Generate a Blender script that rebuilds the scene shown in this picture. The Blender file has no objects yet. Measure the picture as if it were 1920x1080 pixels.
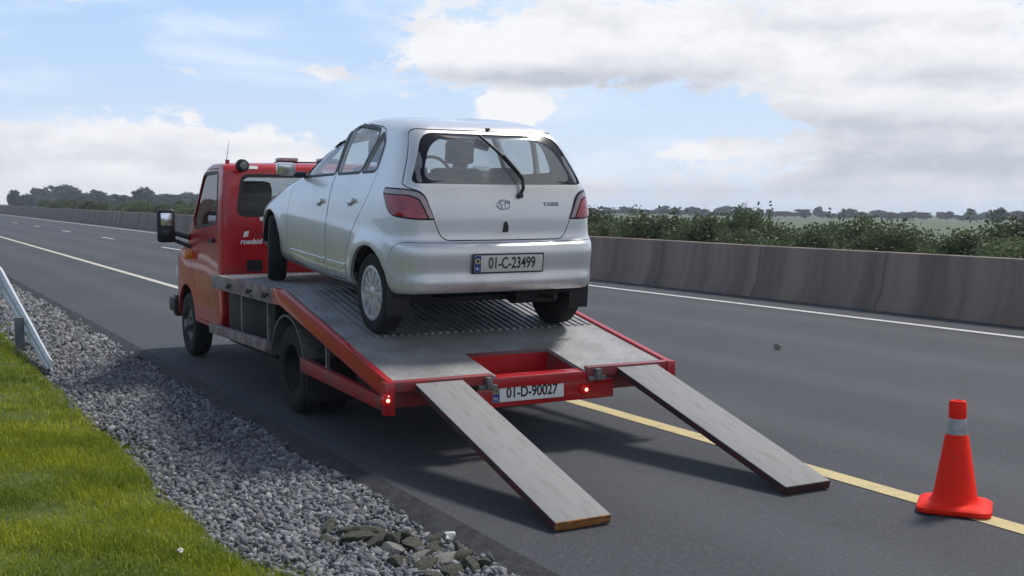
import bpy, bmesh, math, random
import numpy as np
from mathutils import Vector, Matrix
from mathutils.bvhtree import BVHTree
from mathutils.geometry import delaunay_2d_cdt
R = math.radians
random.seed(7); rng = np.random.default_rng(11)
S = bpy.context.scene
COL = S.collection

# ------------------------------------------------------------------ camera
FPX = 2186.1
cam_d = bpy.data.cameras.new("camera"); cam_d.sensor_width = 36.0
cam_d.lens = FPX / 1920 * 36; cam_d.clip_start = 0.05; cam_d.clip_end = 20000
cam = bpy.data.objects.new("camera", cam_d); COL.objects.link(cam)
CAM_C = Vector((-5.2131, 0.0, 1.7128))
_yaw, _pit, _rol = R(28.9366), R(4.3512), R(0.0991)
_f = Vector((math.sin(_yaw)*math.cos(_pit), math.cos(_yaw)*math.cos(_pit), -math.sin(_pit)))
_r = Vector((math.cos(_yaw), -math.sin(_yaw), 0)); _u = _r.cross(_f)
_r2 = _r*math.cos(_rol)+_u*math.sin(_rol); _u2 = -_r*math.sin(_rol)+_u*math.cos(_rol)
cam.matrix_world = Matrix(((_r2.x,_u2.x,-_f.x,CAM_C.x),(_r2.y,_u2.y,-_f.y,CAM_C.y),(_r2.z,_u2.z,-_f.z,CAM_C.z),(0,0,0,1)))
S.camera = cam

# ------------------------------------------------------------------ world + sun
SUN_EL, SUN_AZ = R(54), R(74)      # azimuth clockwise from +Y: behind the camera, to its right
sd = bpy.data.lights.new("sun", 'SUN'); sd.energy = 2.9; sd.angle = R(11); sd.color = (1.0, .95, .88)
sun = bpy.data.objects.new("sun", sd); COL.objects.link(sun)
_sv = Vector((math.sin(SUN_AZ)*math.cos(SUN_EL), math.cos(SUN_AZ)*math.cos(SUN_EL), math.sin(SUN_EL)))
sun.rotation_euler = _sv.to_track_quat('Z', 'Y').to_euler()

S.view_settings.view_transform = 'Standard'; S.view_settings.look = 'None'
S.view_settings.exposure = 0.15; S.view_settings.gamma = 1.0
S.render.engine = 'CYCLES'
S.cycles.max_bounces = 8; S.cycles.transparent_max_bounces = 12; S.cycles.use_denoising = True
S.cycles.sample_clamp_indirect = 4.0

class NT:
    """small node builder"""
    def __init__(s, tree): s.t = tree; s.t.nodes.clear()
    def n(s, typ, **kw):
        o = s.t.nodes.new(typ)
        for k, v in kw.items(): setattr(o, k, v)
        return o
    def link(s, a, b): s.t.links.new(a, b)
    def put(s, sock, v):
        if hasattr(v, 'links') or hasattr(v, 'is_linked'): s.link(v, sock)
        else: sock.default_value = v
    def m(s, op, a, b=0.0, c=0.0, clamp=False):
        o = s.n('ShaderNodeMath', operation=op, use_clamp=clamp)
        s.put(o.inputs[0], a); s.put(o.inputs[1], b); s.put(o.inputs[2], c)
        return o.outputs[0]
    def noise(s, vec, scale=5, detail=4, rough=.55, dist=0.0):
        o = s.n('ShaderNodeTexNoise'); o.inputs['Scale'].default_value = scale
        o.inputs['Detail'].default_value = detail; o.inputs['Roughness'].default_value = rough
        o.inputs['Distortion'].default_value = dist
        if vec is not None: s.link(vec, o.inputs['Vector'])
        return o.outputs[0]
    def mix(s, f, a, b):
        o = s.n('ShaderNodeMix', data_type='RGBA')
        s.put(o.inputs[0], f)
        for sock, v in ((o.inputs[6], a), (o.inputs[7], b)):
            if isinstance(v, (tuple, list)): sock.default_value = (*v[:3], 1)
            else: s.link(v, sock)
        return o.outputs[2]
    def ramp(s, f, stops):
        o = s.n('ShaderNodeValToRGB'); s.link(f, o.inputs[0]); e = o.color_ramp.elements
        while len(e) < len(stops): e.new(.5)
        for k, (p, c) in enumerate(stops):
            e[k].position = p; e[k].color = (*c, 1) if isinstance(c, (tuple, list)) else (c, c, c, 1)
        return o.outputs[0]
    def sstep(s, x, a, b):
        o = s.n('ShaderNodeMapRange', interpolation_type='SMOOTHSTEP')
        s.put(o.inputs[0], x); s.put(o.inputs[1], a); s.put(o.inputs[2], b)
        return o.outputs[0]
    def xyz(s, x, y, z):
        o = s.n('ShaderNodeCombineXYZ'); s.put(o.inputs[0], x); s.put(o.inputs[1], y); s.put(o.inputs[2], z)
        return o.outputs[0]

W = bpy.data.worlds.new("World"); S.world = W; W.use_nodes = True
def build_world():
    g = NT(W.node_tree)
    out = g.n('ShaderNodeOutputWorld'); bg = g.n('ShaderNodeBackground'); g.link(bg.outputs[0], out.inputs[0])
    sky = g.n('ShaderNodeTexSky', sky_type='NISHITA', sun_disc=False)
    sky.sun_elevation = SUN_EL; sky.sun_rotation = SUN_AZ; sky.air_density = 1.0; sky.dust_density = .6; sky.ozone_density = 2.0
    tc = g.n('ShaderNodeTexCoord'); sp = g.n('ShaderNodeSeparateXYZ'); g.link(tc.outputs['Generated'], sp.inputs[0])
    deg = 180/math.pi
    az = g.m('MULTIPLY', g.m('ARCTAN2', sp.outputs[0], sp.outputs[1]), deg)
    el = g.m('MULTIPLY', g.m('ARCSINE', sp.outputs[2]), deg)
    # clouds live in bearing / elevation; flatter near the horizon
    wv = g.xyz(g.m('MULTIPLY', az, .55), g.m('MULTIPLY', el, 1.0), 0.0)
    n1 = g.noise(wv, .34, 7, .56, .35); n2 = g.noise(wv, 1.25, 6, .6, .2); n3 = g.noise(g.xyz(g.m('MULTIPLY', az, .3), el, 7.3), .5, 6, .55, .3)
    def blob(a, e, sa, se, amp):
        x = g.m('DIVIDE', g.m('SUBTRACT', az, a), sa); y = g.m('DIVIDE', g.m('SUBTRACT', el, e), se)
        q = g.m('ADD', g.m('MULTIPLY', x, x), g.m('MULTIPLY', y, y))
        return g.m('MULTIPLY', g.m('EXPONENT', g.m('MULTIPLY', q, -1.0)), amp)
    def total(lst):
        t = None
        for b in lst:
            v = blob(*b); t = v if t is None else g.m('ADD', t, v)
        return t
    # where the cloud masses stand: bearing, elevation, half sizes, weight
    cov = total([(4.5, 1.6, 9, 2.3, .95), (13, .9, 8, 1.8, .75), (46, 7.0, 14, 2.6, 1.0), (29.5, 7.2, 6.0, 1.6, .72), (28.8, 4.3, 1.7, .9, 1.05),
                 (51, 2.2, 8.5, 2.6, .85), (39.5, 2.3, 4, .75, .5), (13.5, 5.9, 1.6, .4, .30), (20.3, 6.0, 1.4, .45, .34), (30, 10.5, 18, 1.6, .5), (10, 9.4, 4, .5, .35), (25.5, 6.6, 5, 1.2, .35), (15, 2.2, 5, 1.5, .45),
                 (33, .4, 14, .9, .55), (150, 22, 50, 22, .8)])
    dens = g.m('ADD', cov, g.m('ADD', g.m('MULTIPLY', g.m('SUBTRACT', n1, .5), 1.35), g.m('MULTIPLY', g.m('SUBTRACT', n2, .5), 1.05)))
    dens = g.m('ADD', dens, g.m('MULTIPLY', g.sstep(el, 12, 20), .30))
    mask = g.sstep(dens, .31, .57)
    # grey undersides
    grey = total([(29, 5.85, 6.5, .55, 1.0), (50, 1.9, 9, 1.3, .95), (42, 3.7, 6, .9, .6), (49, 5.6, 4.0, .7, .6), (38, 5.6, 5, .6, .5), (52, 3.4, 5, .5, .5), (45, 8.2, 5, .5, .4), (7, 1.9, 8, .8, .38), (33, .6, 10, .6, .3), (36, 6.6, 5, .7, .35)])
    gmask = g.m('ADD', grey, g.m('ADD', g.m('MULTIPLY', g.m('SUBTRACT', n3, .45), 1.5), g.m('MULTIPLY', g.m('SUBTRACT', n2, .5), .7)), clamp=True)
    lit = g.mix(gmask, (8.55, 8.6, 8.85), (5.1, 5.45, 6.2))
    # clear sky: Nishita plus the pale summer haze that whitens it low down
    pale = g.mix(g.sstep(el, 0.0, 10.0), (6.4, 7.5, 9.2), (4.5, 6.4, 9.3))
    clear = g.mix(.85, sky.outputs[0], pale)
    veil = g.noise(g.xyz(g.m('MULTIPLY', az, .22), g.m('MULTIPLY', el, .8), 3.1), .5, 5, .55, .4)
    clear = g.mix(g.m('MULTIPLY', g.sstep(veil, .42, .72), .55), clear, (8.2, 8.7, 9.6))
    clear = g.mix(g.sstep(el, 14.0, 60.0), clear, sky.outputs[0])
    top = g.mix(g.sstep(el, 11.0, 22.0), lit, g.mix(g.m('ADD', gmask, .0, clamp=True), (5.2, 5.15, 5.05), (3.1, 3.1, 3.1)))
    c = g.mix(mask, clear, top)
    g.link(c, bg.inputs[0]); bg.inputs[1].default_value = .1
build_world()

# ------------------------------------------------------------------ helpers
def mesh_np(name, v, f, mats=(), smooth=False):
    me = bpy.data.meshes.new(name); v = np.asarray(v, float)
    if isinstance(f, np.ndarray):
        k = f.shape[1]; me.vertices.add(len(v)); me.vertices.foreach_set('co', v.ravel())
        me.loops.add(f.size); me.loops.foreach_set('vertex_index', f.ravel().astype(np.int32))
        me.polygons.add(len(f)); me.polygons.foreach_set('loop_start', np.arange(0, f.size, k, dtype=np.int32))
        me.update(calc_edges=True)
    else:
        me.from_pydata([tuple(p) for p in v], [], [tuple(q) for q in f]); me.update()
    for m in mats: me.materials.append(m)
    if smooth: me.polygons.foreach_set('use_smooth', [True]*len(me.polygons))
    return me
def link(name, me, parent=None, loc=None, rot=None):
    o = bpy.data.objects.new(name, me); COL.objects.link(o)
    if parent: o.parent = parent
    if loc is not None: o.location = loc
    if rot is not None: o.rotation_euler = rot
    return o
def tag(o, label, cat, group=None, kind=None):
    o['label'] = label; o['category'] = cat
    if group: o['group'] = group
    if kind: o['kind'] = kind
    return o
def struct(name, me, kind='structure'):
    o = link(name, me); o['kind'] = kind; return o
def thing(name, label, cat, loc=(0,0,0), rot=(0,0,0), group=None):
    o = bpy.data.objects.new(name, None); COL.objects.link(o); o.location = loc; o.rotation_euler = rot
    o.empty_display_size = .2
    return tag(o, label, cat, group)

class MB:
    """collects primitives into one bmesh"""
    def __init__(s): s.b = bmesh.new()
    def box(s, x0, x1, y0, y1, z0, z1, bev=0.0, mtx=None, seg=2):
        t = bmesh.new(); bmesh.ops.create_cube(t, size=1)
        for v in t.verts: v.co = Vector((x0+(v.co.x+.5)*(x1-x0), y0+(v.co.y+.5)*(y1-y0), z0+(v.co.z+.5)*(z1-z0)))
        if bev: bmesh.ops.bevel(t, geom=t.edges[:], offset=bev, segments=seg, affect='EDGES', profile=.6)
        return s.add(t, mtx)
    def add(s, t, mtx=None):
        if mtx: bmesh.ops.transform(t, matrix=mtx, verts=t.verts[:])
        m = bpy.data.meshes.new('tmp'); t.to_mesh(m); t.free(); s.b.from_mesh(m); bpy.data.meshes.remove(m); return s
    def tube(s, pts, r, n=10, cap=True, closed=False):
        pts = [Vector(p) for p in pts]; k = len(pts); rs = r if isinstance(r, (list, tuple)) else [r]*k
        rings = []; up = None
        for i, p in enumerate(pts):
            a = pts[(i-1) % k] if closed or i else p; c = pts[(i+1) % k] if closed or i < k-1 else p
            d = (c-a).normalized()
            if up is None: up = Vector((0,0,1)) if abs(d.z) < .9 else Vector((1,0,0))
            x = d.cross(up).normalized(); up = x.cross(d).normalized()
            rings.append([s.b.verts.new(p+(x*math.cos(q)+up*math.sin(q))*rs[i]) for q in [2*math.pi*j/n for j in range(n)]])
        for i in range(k if closed else k-1):
            A, B = rings[i], rings[(i+1) % k]
            for j in range(n): s.b.faces.new((A[j], A[(j+1)%n], B[(j+1)%n], B[j]))
        if cap and not closed: s.b.faces.new(rings[0][::-1]); s.b.faces.new(rings[-1])
        return s
    def lathe(s, prof, n=48, axis='z', mtx=None, closed=False):
        t = bmesh.new(); rings = []
        for r, h in prof:
            ring = []
            for j in range(n):
                a = 2*math.pi*j/n; c, d = r*math.cos(a), r*math.sin(a)
                ring.append(t.verts.new({'z': (c, d, h), 'x': (h, c, d), 'y': (c, h, d)}[axis]))
            rings.append(ring)
        m = len(rings)
        for i in range(m if closed else m-1):
            A, B = rings[i], rings[(i+1) % m]
            for j in range(n): t.faces.new((A[j], A[(j+1)%n], B[(j+1)%n], B[j]))
        if not closed:
            for q in (rings[0], rings[-1]): t.faces.new(q)
        bmesh.ops.remove_doubles(t, verts=t.verts[:], dist=1e-6)
        bmesh.ops.recalc_face_normals(t, faces=t.faces[:])
        return s.add(t, mtx)
    def prism(s, poly, axis, a, b, bev=0.0, mtx=None):
        t = bmesh.new()
        def P(p, h): return {'x': (h, p[0], p[1]), 'y': (p[0], h, p[1]), 'z': (p[0], p[1], h)}[axis]
        A = [t.verts.new(P(p, a)) for p in poly]; B = [t.verts.new(P(p, b)) for p in poly]; n = len(poly)
        t.faces.new(A); t.faces.new(B[::-1])
        for i in range(n): t.faces.new((A[i], B[i], B[(i+1)%n], A[(i+1)%n]))
        bmesh.ops.recalc_face_normals(t, faces=t.faces[:])
        if bev: bmesh.ops.bevel(t, geom=t.edges[:], offset=bev, segments=2, affect='EDGES', profile=.6, clamp_overlap=True)
        return s.add(t, mtx)
    def mesh(s, name='m', mats=(), sharp=40):
        bmesh.ops.recalc_face_normals(s.b, faces=s.b.faces[:])
        me = bpy.data.meshes.new(name); s.b.to_mesh(me); s.b.free()
        for m in mats: me.materials.append(m)
        smooth_angle(me, sharp); return me
    def build(s, name, mat, parent=None, loc=None, rot=None, sharp=40):
        return link(name, s.mesh(name, [mat], sharp), parent, loc, rot)
def smooth_angle(me, deg=40):
    me.polygons.foreach_set('use_smooth', [True]*len(me.polygons)); me.set_sharp_from_angle(angle=R(deg))

def boolean(a, b, op):
    """a, b meshes -> new mesh; a failed cut is tried again with the cutter moved a hair"""
    area = lambda me: sum(p.area for p in me.polygons)
    want = area(a)*.45 if op == 'DIFFERENCE' else .02
    def vol(me):
        t = bmesh.new(); t.from_mesh(me); q = abs(t.calc_volume()); t.free(); return q
    va = vol(a)
    for k in range(6):
        oa = bpy.data.objects.new('ta', a); ob = bpy.data.objects.new('tb', b); COL.objects.link(oa); COL.objects.link(ob)
        ob.location = (.00037*k, -.00029*k, .00023*k)
        m = oa.modifiers.new('b', 'BOOLEAN'); m.operation = op; m.object = ob; m.solver = 'EXACT'; m.use_self = k > 3
        dg = bpy.context.evaluated_depsgraph_get(); dg.update()
        me = bpy.data.meshes.new_from_object(oa.evaluated_get(dg))
        bpy.data.objects.remove(oa); bpy.data.objects.remove(ob)
        if area(me) > want and .3*(op == 'DIFFERENCE')*va < vol(me) < va*.9998: return me
    print('boolean failed', op); return me
def solidify(a, t):
    oa = bpy.data.objects.new('ta', a); COL.objects.link(oa)
    m = oa.modifiers.new('s', 'SOLIDIFY'); m.thickness = t; m.offset = -1.0
    dg = bpy.context.evaluated_depsgraph_get(); dg.update()
    me = bpy.data.meshes.new_from_object(oa.evaluated_get(dg)); bpy.data.objects.remove(oa); return me
def round_poly(pts, rad, n=6):
    """rounded corners; rad one number or one per corner"""
    k = len(pts); rs = rad if isinstance(rad, (list, tuple)) else [rad]*k; out = []
    for i in range(k):
        p, a, c = Vector(pts[i]), Vector(pts[i-1]), Vector(pts[(i+1)%k]); r = rs[i]
        d1, d2 = (a-p), (c-p); l1, l2 = d1.length, d2.length
        if r <= 0: out.append(tuple(p)); continue
        t = min(r, l1*.48, l2*.48); q1, q2 = p+d1*t/l1, p+d2*t/l2
        for j in range(n+1):
            s = j/n; out.append(tuple(q1*(1-s)**2+p*2*s*(1-s)+q2*s*s))
    return out
def grow(poly, d):
    """offset a polygon outward by d"""
    k = len(poly); A = sum(poly[i][0]*poly[(i+1)%k][1]-poly[(i+1)%k][0]*poly[i][1] for i in range(k)); sg = 1 if A > 0 else -1
    out = []
    for i in range(k):
        p, a, c = Vector(poly[i]), Vector(poly[i-1]), Vector(poly[(i+1)%k])
        t = (c-a)
        if t.length < 1e-9: out.append(tuple(p)); continue
        t.normalize(); out.append((p.x+t.y*d*sg, p.y-t.x*d*sg))
    return out
def cdt(poly, step=.04):
    """triangulated polygon with inner grid points"""
    P = [Vector(p) for p in poly]; dense = []
    for i in range(len(P)):
        a, b = P[i], P[(i+1)%len(P)]; k = max(1, int((b-a).length/step))
        dense += [a.lerp(b, j/k) for j in range(k)]
    n = len(dense); xs = [p.x for p in dense]; ys = [p.y for p in dense]
    def inside(q):
        c = False
        for i in range(n):
            a, b = dense[i], dense[(i+1)%n]
            if (a.y > q[1]) != (b.y > q[1]) and q[0] < (b.x-a.x)*(q[1]-a.y)/(b.y-a.y)+a.x: c = not c
        return c
    extra = []
    x = min(xs)+step*.5
    while x < max(xs):
        y = min(ys)+step*.5
        while y < max(ys):
            if inside((x, y)) and min((Vector((x, y))-p).length for p in dense) > step*.4: extra.append(Vector((x, y)))
            y += step
        x += step
    v, e, f, *_ = delaunay_2d_cdt(dense+extra, [(i, (i+1)%n) for i in range(n)], [], 1, 1e-6)
    return v, f
def patch(bvh, poly, origin, ax, ay, direction, off=0.0, thick=0.0, step=.04, hole=None):
    """polygon in the (ax, ay) plane shot along direction on to a surface; off lifts it along the surface normal"""
    ax, ay, direction, origin = Vector(ax), Vector(ay), Vector(direction), Vector(origin)
    v, f = cdt(poly, step); pts = []; nrm = []; last = None
    for p in v:
        o = origin+ax*p.x+ay*p.y; h = bvh.ray_cast(o, direction)
        if h[0] is None: h = bvh.find_nearest(o+direction*1.0)
        nn = h[1] if h[1].dot(direction) < 0 else -h[1]
        pts.append(h[0]); nrm.append(nn)
    V = [p+n*off for p, n in zip(pts, nrm)]; F = [tuple(q) for q in f]
    # make the faces look against the ray
    tot = sum((V[q[1]]-V[q[0]]).cross(V[q[2]]-V[q[0]]).dot(direction) for q in F)
    if tot > 0: F = [q[::-1] for q in F]
    if thick:
        n0 = len(V); V2 = [p-n*thick for p, n in zip(V, nrm)]
        edges = {}
        for q in F:
            for i in range(3): edges[(q[i], q[(i+1)%3])] = 1
        side = [(b, a, a+n0, b+n0) for (a, b) in edges if (b, a) not in edges]
        V = V+V2; F = F+[tuple(i+n0 for i in q[::-1]) for q in F]+side
    return mesh_np('patch', [tuple(p) for p in V], F)
def place(me, name, mat, parent, sharp=40):
    me.materials.clear(); me.materials.append(mat); smooth_angle(me, sharp); me.name = name
    return link(name, me, parent)
def ring_patch(bvh, poly, width, origin, ax, ay, direction, off=.003, n=160):
    """a thin band following a polygon's outline on a surface"""
    ax, ay, direction, origin = Vector(ax), Vector(ay), Vector(direction), Vector(origin)
    P = []
    for i in range(len(poly)):
        a, b = Vector(poly[i]), Vector(poly[(i+1)%len(poly)]); k = max(1, int((b-a).length/.02)); P += [tuple(a.lerp(b, j/k)) for j in range(k)]
    A, B = grow(P, width/2), grow(P, -width/2); V = []; F = []
    for p in A+B:
        o = origin+ax*p[0]+ay*p[1]; h = bvh.ray_cast(o, direction)
        if h[0] is None: h = bvh.find_nearest(o+direction*1.0)
        nn = h[1] if h[1].dot(direction) < 0 else -h[1]
        V.append(tuple(h[0]+nn*off))
    m = len(P)
    for i in range(m): F.append((i, (i+1)%m, m+(i+1)%m, m+i))
    return mesh_np('band', V, F)
def text_mesh(s, size, depth=.001, bold=0.0, sx=1.0, align='CENTER'):
    c = bpy.data.curves.new('t', 'FONT'); c.body = s; c.size = size; c.extrude = depth; c.offset = bold; c.align_x = align; c.align_y = 'CENTER'
    o = bpy.data.objects.new('t', c); COL.objects.link(o); o.scale = (sx, 1, 1)
    dg = bpy.context.evaluated_depsgraph_get(); dg.update()
    me = bpy.data.meshes.new_from_object(o.evaluated_get(dg)); bpy.data.objects.remove(o)
    me.transform(Matrix.Diagonal((sx, 1, 1, 1))); me.materials.clear(); return me

# ------------------------------------------------------------------ materials
def mat(name, col, rough=.6, metal=0.0, var=0.0, vscale=4.0, col2=None, bump=0.0, bscale=40.0, coat=0.0, spec=.5, stretch=None, rvar=0.0, emit=None, lo=.35, hi=.65, detail=6):
    m = bpy.data.materials.new(name); m.use_nodes = True; g = NT(m.node_tree)
    out = g.n('ShaderNodeOutputMaterial'); b = g.n('ShaderNodeBsdfPrincipled'); g.link(b.outputs[0], out.inputs[0])
    b.inputs['Base Color'].default_value = (*col, 1); b.inputs['Roughness'].default_value = rough; b.inputs['Metallic'].default_value = metal
    b.inputs['Coat Weight'].default_value = coat; b.inputs['Coat Roughness'].default_value = .04; b.inputs['Specular IOR Level'].default_value = spec
    tc = g.n('ShaderNodeTexCoord'); vec = tc.outputs['Object']
    if stretch:
        mp = g.n('ShaderNodeMapping'); mp.inputs['Scale'].default_value = stretch; g.link(vec, mp.inputs[0]); sv = mp.outputs[0]
    else: sv = vec
    if var or col2:
        n = g.noise(sv, vscale, detail, .6); c2 = col2 if col2 else tuple(x*(1-var) for x in col)
        g.link(g.mix(g.sstep(n, lo, hi), col, c2), b.inputs['Base Color'])
    if rvar:
        n = g.noise(vec, vscale*1.7, 4, .6); g.link(g.m('ADD', g.m('MULTIPLY', g.m('SUBTRACT', n, .5), rvar*2), rough, clamp=True), b.inputs['Roughness'])
    if bump:
        n = g.noise(vec, bscale, 4, .6); bp = g.n('ShaderNodeBump'); bp.inputs['Strength'].default_value = bump; bp.inputs['Distance'].default_value = .01
        g.link(n, bp.inputs['Height']); g.link(bp.outputs[0], b.inputs['Normal'])
    if emit:
        b.inputs['Emission Color'].default_value = (*emit[0], 1); b.inputs['Emission Strength'].default_value = emit[1]
    return m
def glass(name, tint=(.75,.8,.82), refl=1.0, pale_refl=0.0):
    m = bpy.data.materials.new(name); m.use_nodes = True; g = NT(m.node_tree)
    out = g.n('ShaderNodeOutputMaterial'); tr = g.n('ShaderNodeBsdfTransparent'); gl = g.n('ShaderNodeBsdfGlossy'); mx = g.n('ShaderNodeMixShader')
    tr.inputs[0].default_value = (*tint, 1); gl.inputs['Roughness'].default_value = .03; gl.inputs['Color'].default_value = (1, 1, 1, 1)
    fr = g.n('ShaderNodeFresnel'); ge = g.n('ShaderNodeNewGeometry')
    g.link(g.m('ADD', g.m('MULTIPLY', ge.outputs['Backfacing'], .6667-1.5), 1.5), fr.inputs[0])
    base = tr.outputs[0]
    if pale_refl:  # pale diffuse layer stands in for sky reflected on the pane
        df = g.n('ShaderNodeBsdfDiffuse'); df.inputs[0].default_value = (.55, .57, .58, 1); m2 = g.n('ShaderNodeMixShader')
        tc = g.n('ShaderNodeTexCoord'); n = g.noise(tc.outputs['Object'], 1.5, 2, .5)
        g.link(g.m('MULTIPLY', g.m('ADD', g.m('MULTIPLY', n, .3), .85), pale_refl), m2.inputs[0]); g.link(tr.outputs[0], m2.inputs[1]); g.link(df.outputs[0], m2.inputs[2]); base = m2.outputs[0]
    g.link(g.m('MULTIPLY', fr.outputs[0], refl, clamp=True), mx.inputs[0]); g.link(base, mx.inputs[1]); g.link(gl.outputs[0], mx.inputs[2]); g.link(mx.outputs[0], out.inputs[0])
    return m

M = {}
M['silver'] = mat('silver_paint', (.70,.702,.71), .36, .52, var=.07, vscale=3, coat=.85, rvar=.04)
def grime(m, amount=.35, top=.75):
    g = NT.__new__(NT); g.t = m.node_tree; b = next(n for n in g.t.nodes if n.type == 'BSDF_PRINCIPLED'); src = b.inputs['Base Color'].links[0].from_socket
    tc = g.n('ShaderNodeTexCoord'); sp = g.n('ShaderNodeSeparateXYZ'); g.link(tc.outputs['Object'], sp.inputs[0])
    n = g.noise(tc.outputs['Object'], 5, 7, .65); n2 = g.noise(tc.outputs['Object'], 60, 3, .7)
    f = g.m('MULTIPLY', g.m('MULTIPLY', g.sstep(sp.outputs[2], top, .2), g.sstep(g.m('ADD', g.m('MULTIPLY', n, .7), g.m('MULTIPLY', n2, .3)), .38, .62)), amount)
    g.link(g.mix(f, src, (.13,.12,.105)), b.inputs['Base Color'])
grime(M['silver'], .5, .62)
M['black_plastic'] = mat('black_plastic', (.012,.012,.014), .5, bump=.1, bscale=200)
M['trim'] = mat('grey_trim', (.35,.36,.38), .45)
M['rubber'] = mat('tyre_rubber', (.012,.012,.013), .85, var=.4, vscale=9, bump=.3, bscale=60)
M['hubcap'] = mat('hubcap_silver', (.62,.62,.63), .35, .5, var=.25, vscale=14)
M['interior'] = mat('interior_cloth', (.05,.052,.056), .9, var=.3, vscale=6)
M['seat'] = mat('seat_cloth', (.20,.21,.22), .9, var=.3, vscale=7)
M['glass'] = glass('window_glass', (.84,.89,.90), 1.3, .20)
M['rear_glass'] = glass('rear_window_glass', (.74,.80,.82), 1.5, .26)
M['dark_glass'] = glass('cab_glass', (.55,.60,.63), 1.0)
M['frit'] = mat('black_glass_border', (.006,.006,.012), .22, spec=.4)
M['red_lens'] = mat('red_lens', (.42,.006,.02), .1, coat=.6, var=.45, vscale=16)
M['clear_lens'] = mat('clear_lens', (.42,.30,.32), .15, coat=.6, var=.25, vscale=20)
M['chrome'] = mat('chrome', (.75,.75,.77), .15, 1.0)
M['plate'] = mat('plate_white', (.62,.62,.58), .4, var=.1, vscale=9)
M['plate_bright'] = mat('plate_white_clean', (.80,.80,.78), .35)
M['plate_ink'] = mat('plate_black', (.015,.015,.018), .5)
M['plate_blue'] = mat('plate_blue', (.015,.04,.22), .4)
M['yellow_star'] = mat('plate_yellow', (.75,.6,.05), .5)
M['red'] = mat('truck_red', (.50,.003,.008), .34, var=.25, vscale=2.2, coat=.5, rvar=.1)
M['red_dirty'] = mat('truck_red_worn', (.36,.010,.014), .5, col2=(.20,.05,.05), vscale=5, coat=.15, rvar=.15)
M['rail_grey'] = mat('worn_painted_steel', (.30,.25,.24), .6, col2=(.16,.10,.10), vscale=8, bump=.2)
M['deck'] = mat('deck_aluminium', (.36,.36,.37), .5, .25, col2=(.22,.22,.22), vscale=4.0, bump=.25, bscale=120, rvar=.15)
M['deck_smooth'] = mat('deck_plate', (.33,.325,.32), .55, .2, col2=(.25,.245,.24), vscale=5, bump=.3, bscale=90, rvar=.12)
M['chassis'] = mat('chassis_black', (.010,.010,.011), .7, var=.4, vscale=6)
M['steel'] = mat('dull_steel', (.22,.22,.21), .5, .4, var=.4, vscale=10)
M['lamp_on'] = mat('lit_tail_lamp', (.8,.05,.03), .3, emit=((1,.30,.22), 3.5))
M['lamp_red'] = mat('tail_lamp_lens', (.30,.004,.006), .15, coat=.5, emit=((1,.02,.01), .12))
M['white'] = mat('white_paint', (.78,.78,.76), .5)
M['amber'] = mat('amber_lens', (.75,.22,.02), .2, coat=.5)
M['ramp_top'] = mat('ramp_board', (.26,.26,.255), .75, col2=(.185,.182,.175), vscale=6, bump=.35, bscale=80, stretch=(5,.7,1), lo=.45, hi=.8, detail=10)
M['ramp_wood'] = mat('ramp_wood', (.42,.17,.035), .7, col2=(.14,.06,.02), vscale=14, stretch=(1,1,4), bump=.3)
M['ramp_side'] = mat('ramp_side', (.03,.022,.02), .8, col2=(.10,.02,.02), vscale=6)
M['cone'] = mat('cone_orange', (.95,.024,.008), .6, col2=(.70,.020,.010), vscale=7, spec=.15, lo=.5, hi=.8)
M['cone_band'] = mat('cone_band', (.46,.48,.48), .35, var=.25, vscale=30)
M['galv'] = mat('galvanised_steel', (.62,.63,.65), .5, .25, var=.15, vscale=8)
M['galv_dark'] = mat('galvanised_post', (.20,.22,.24), .6, .3, var=.3, vscale=8)

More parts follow.
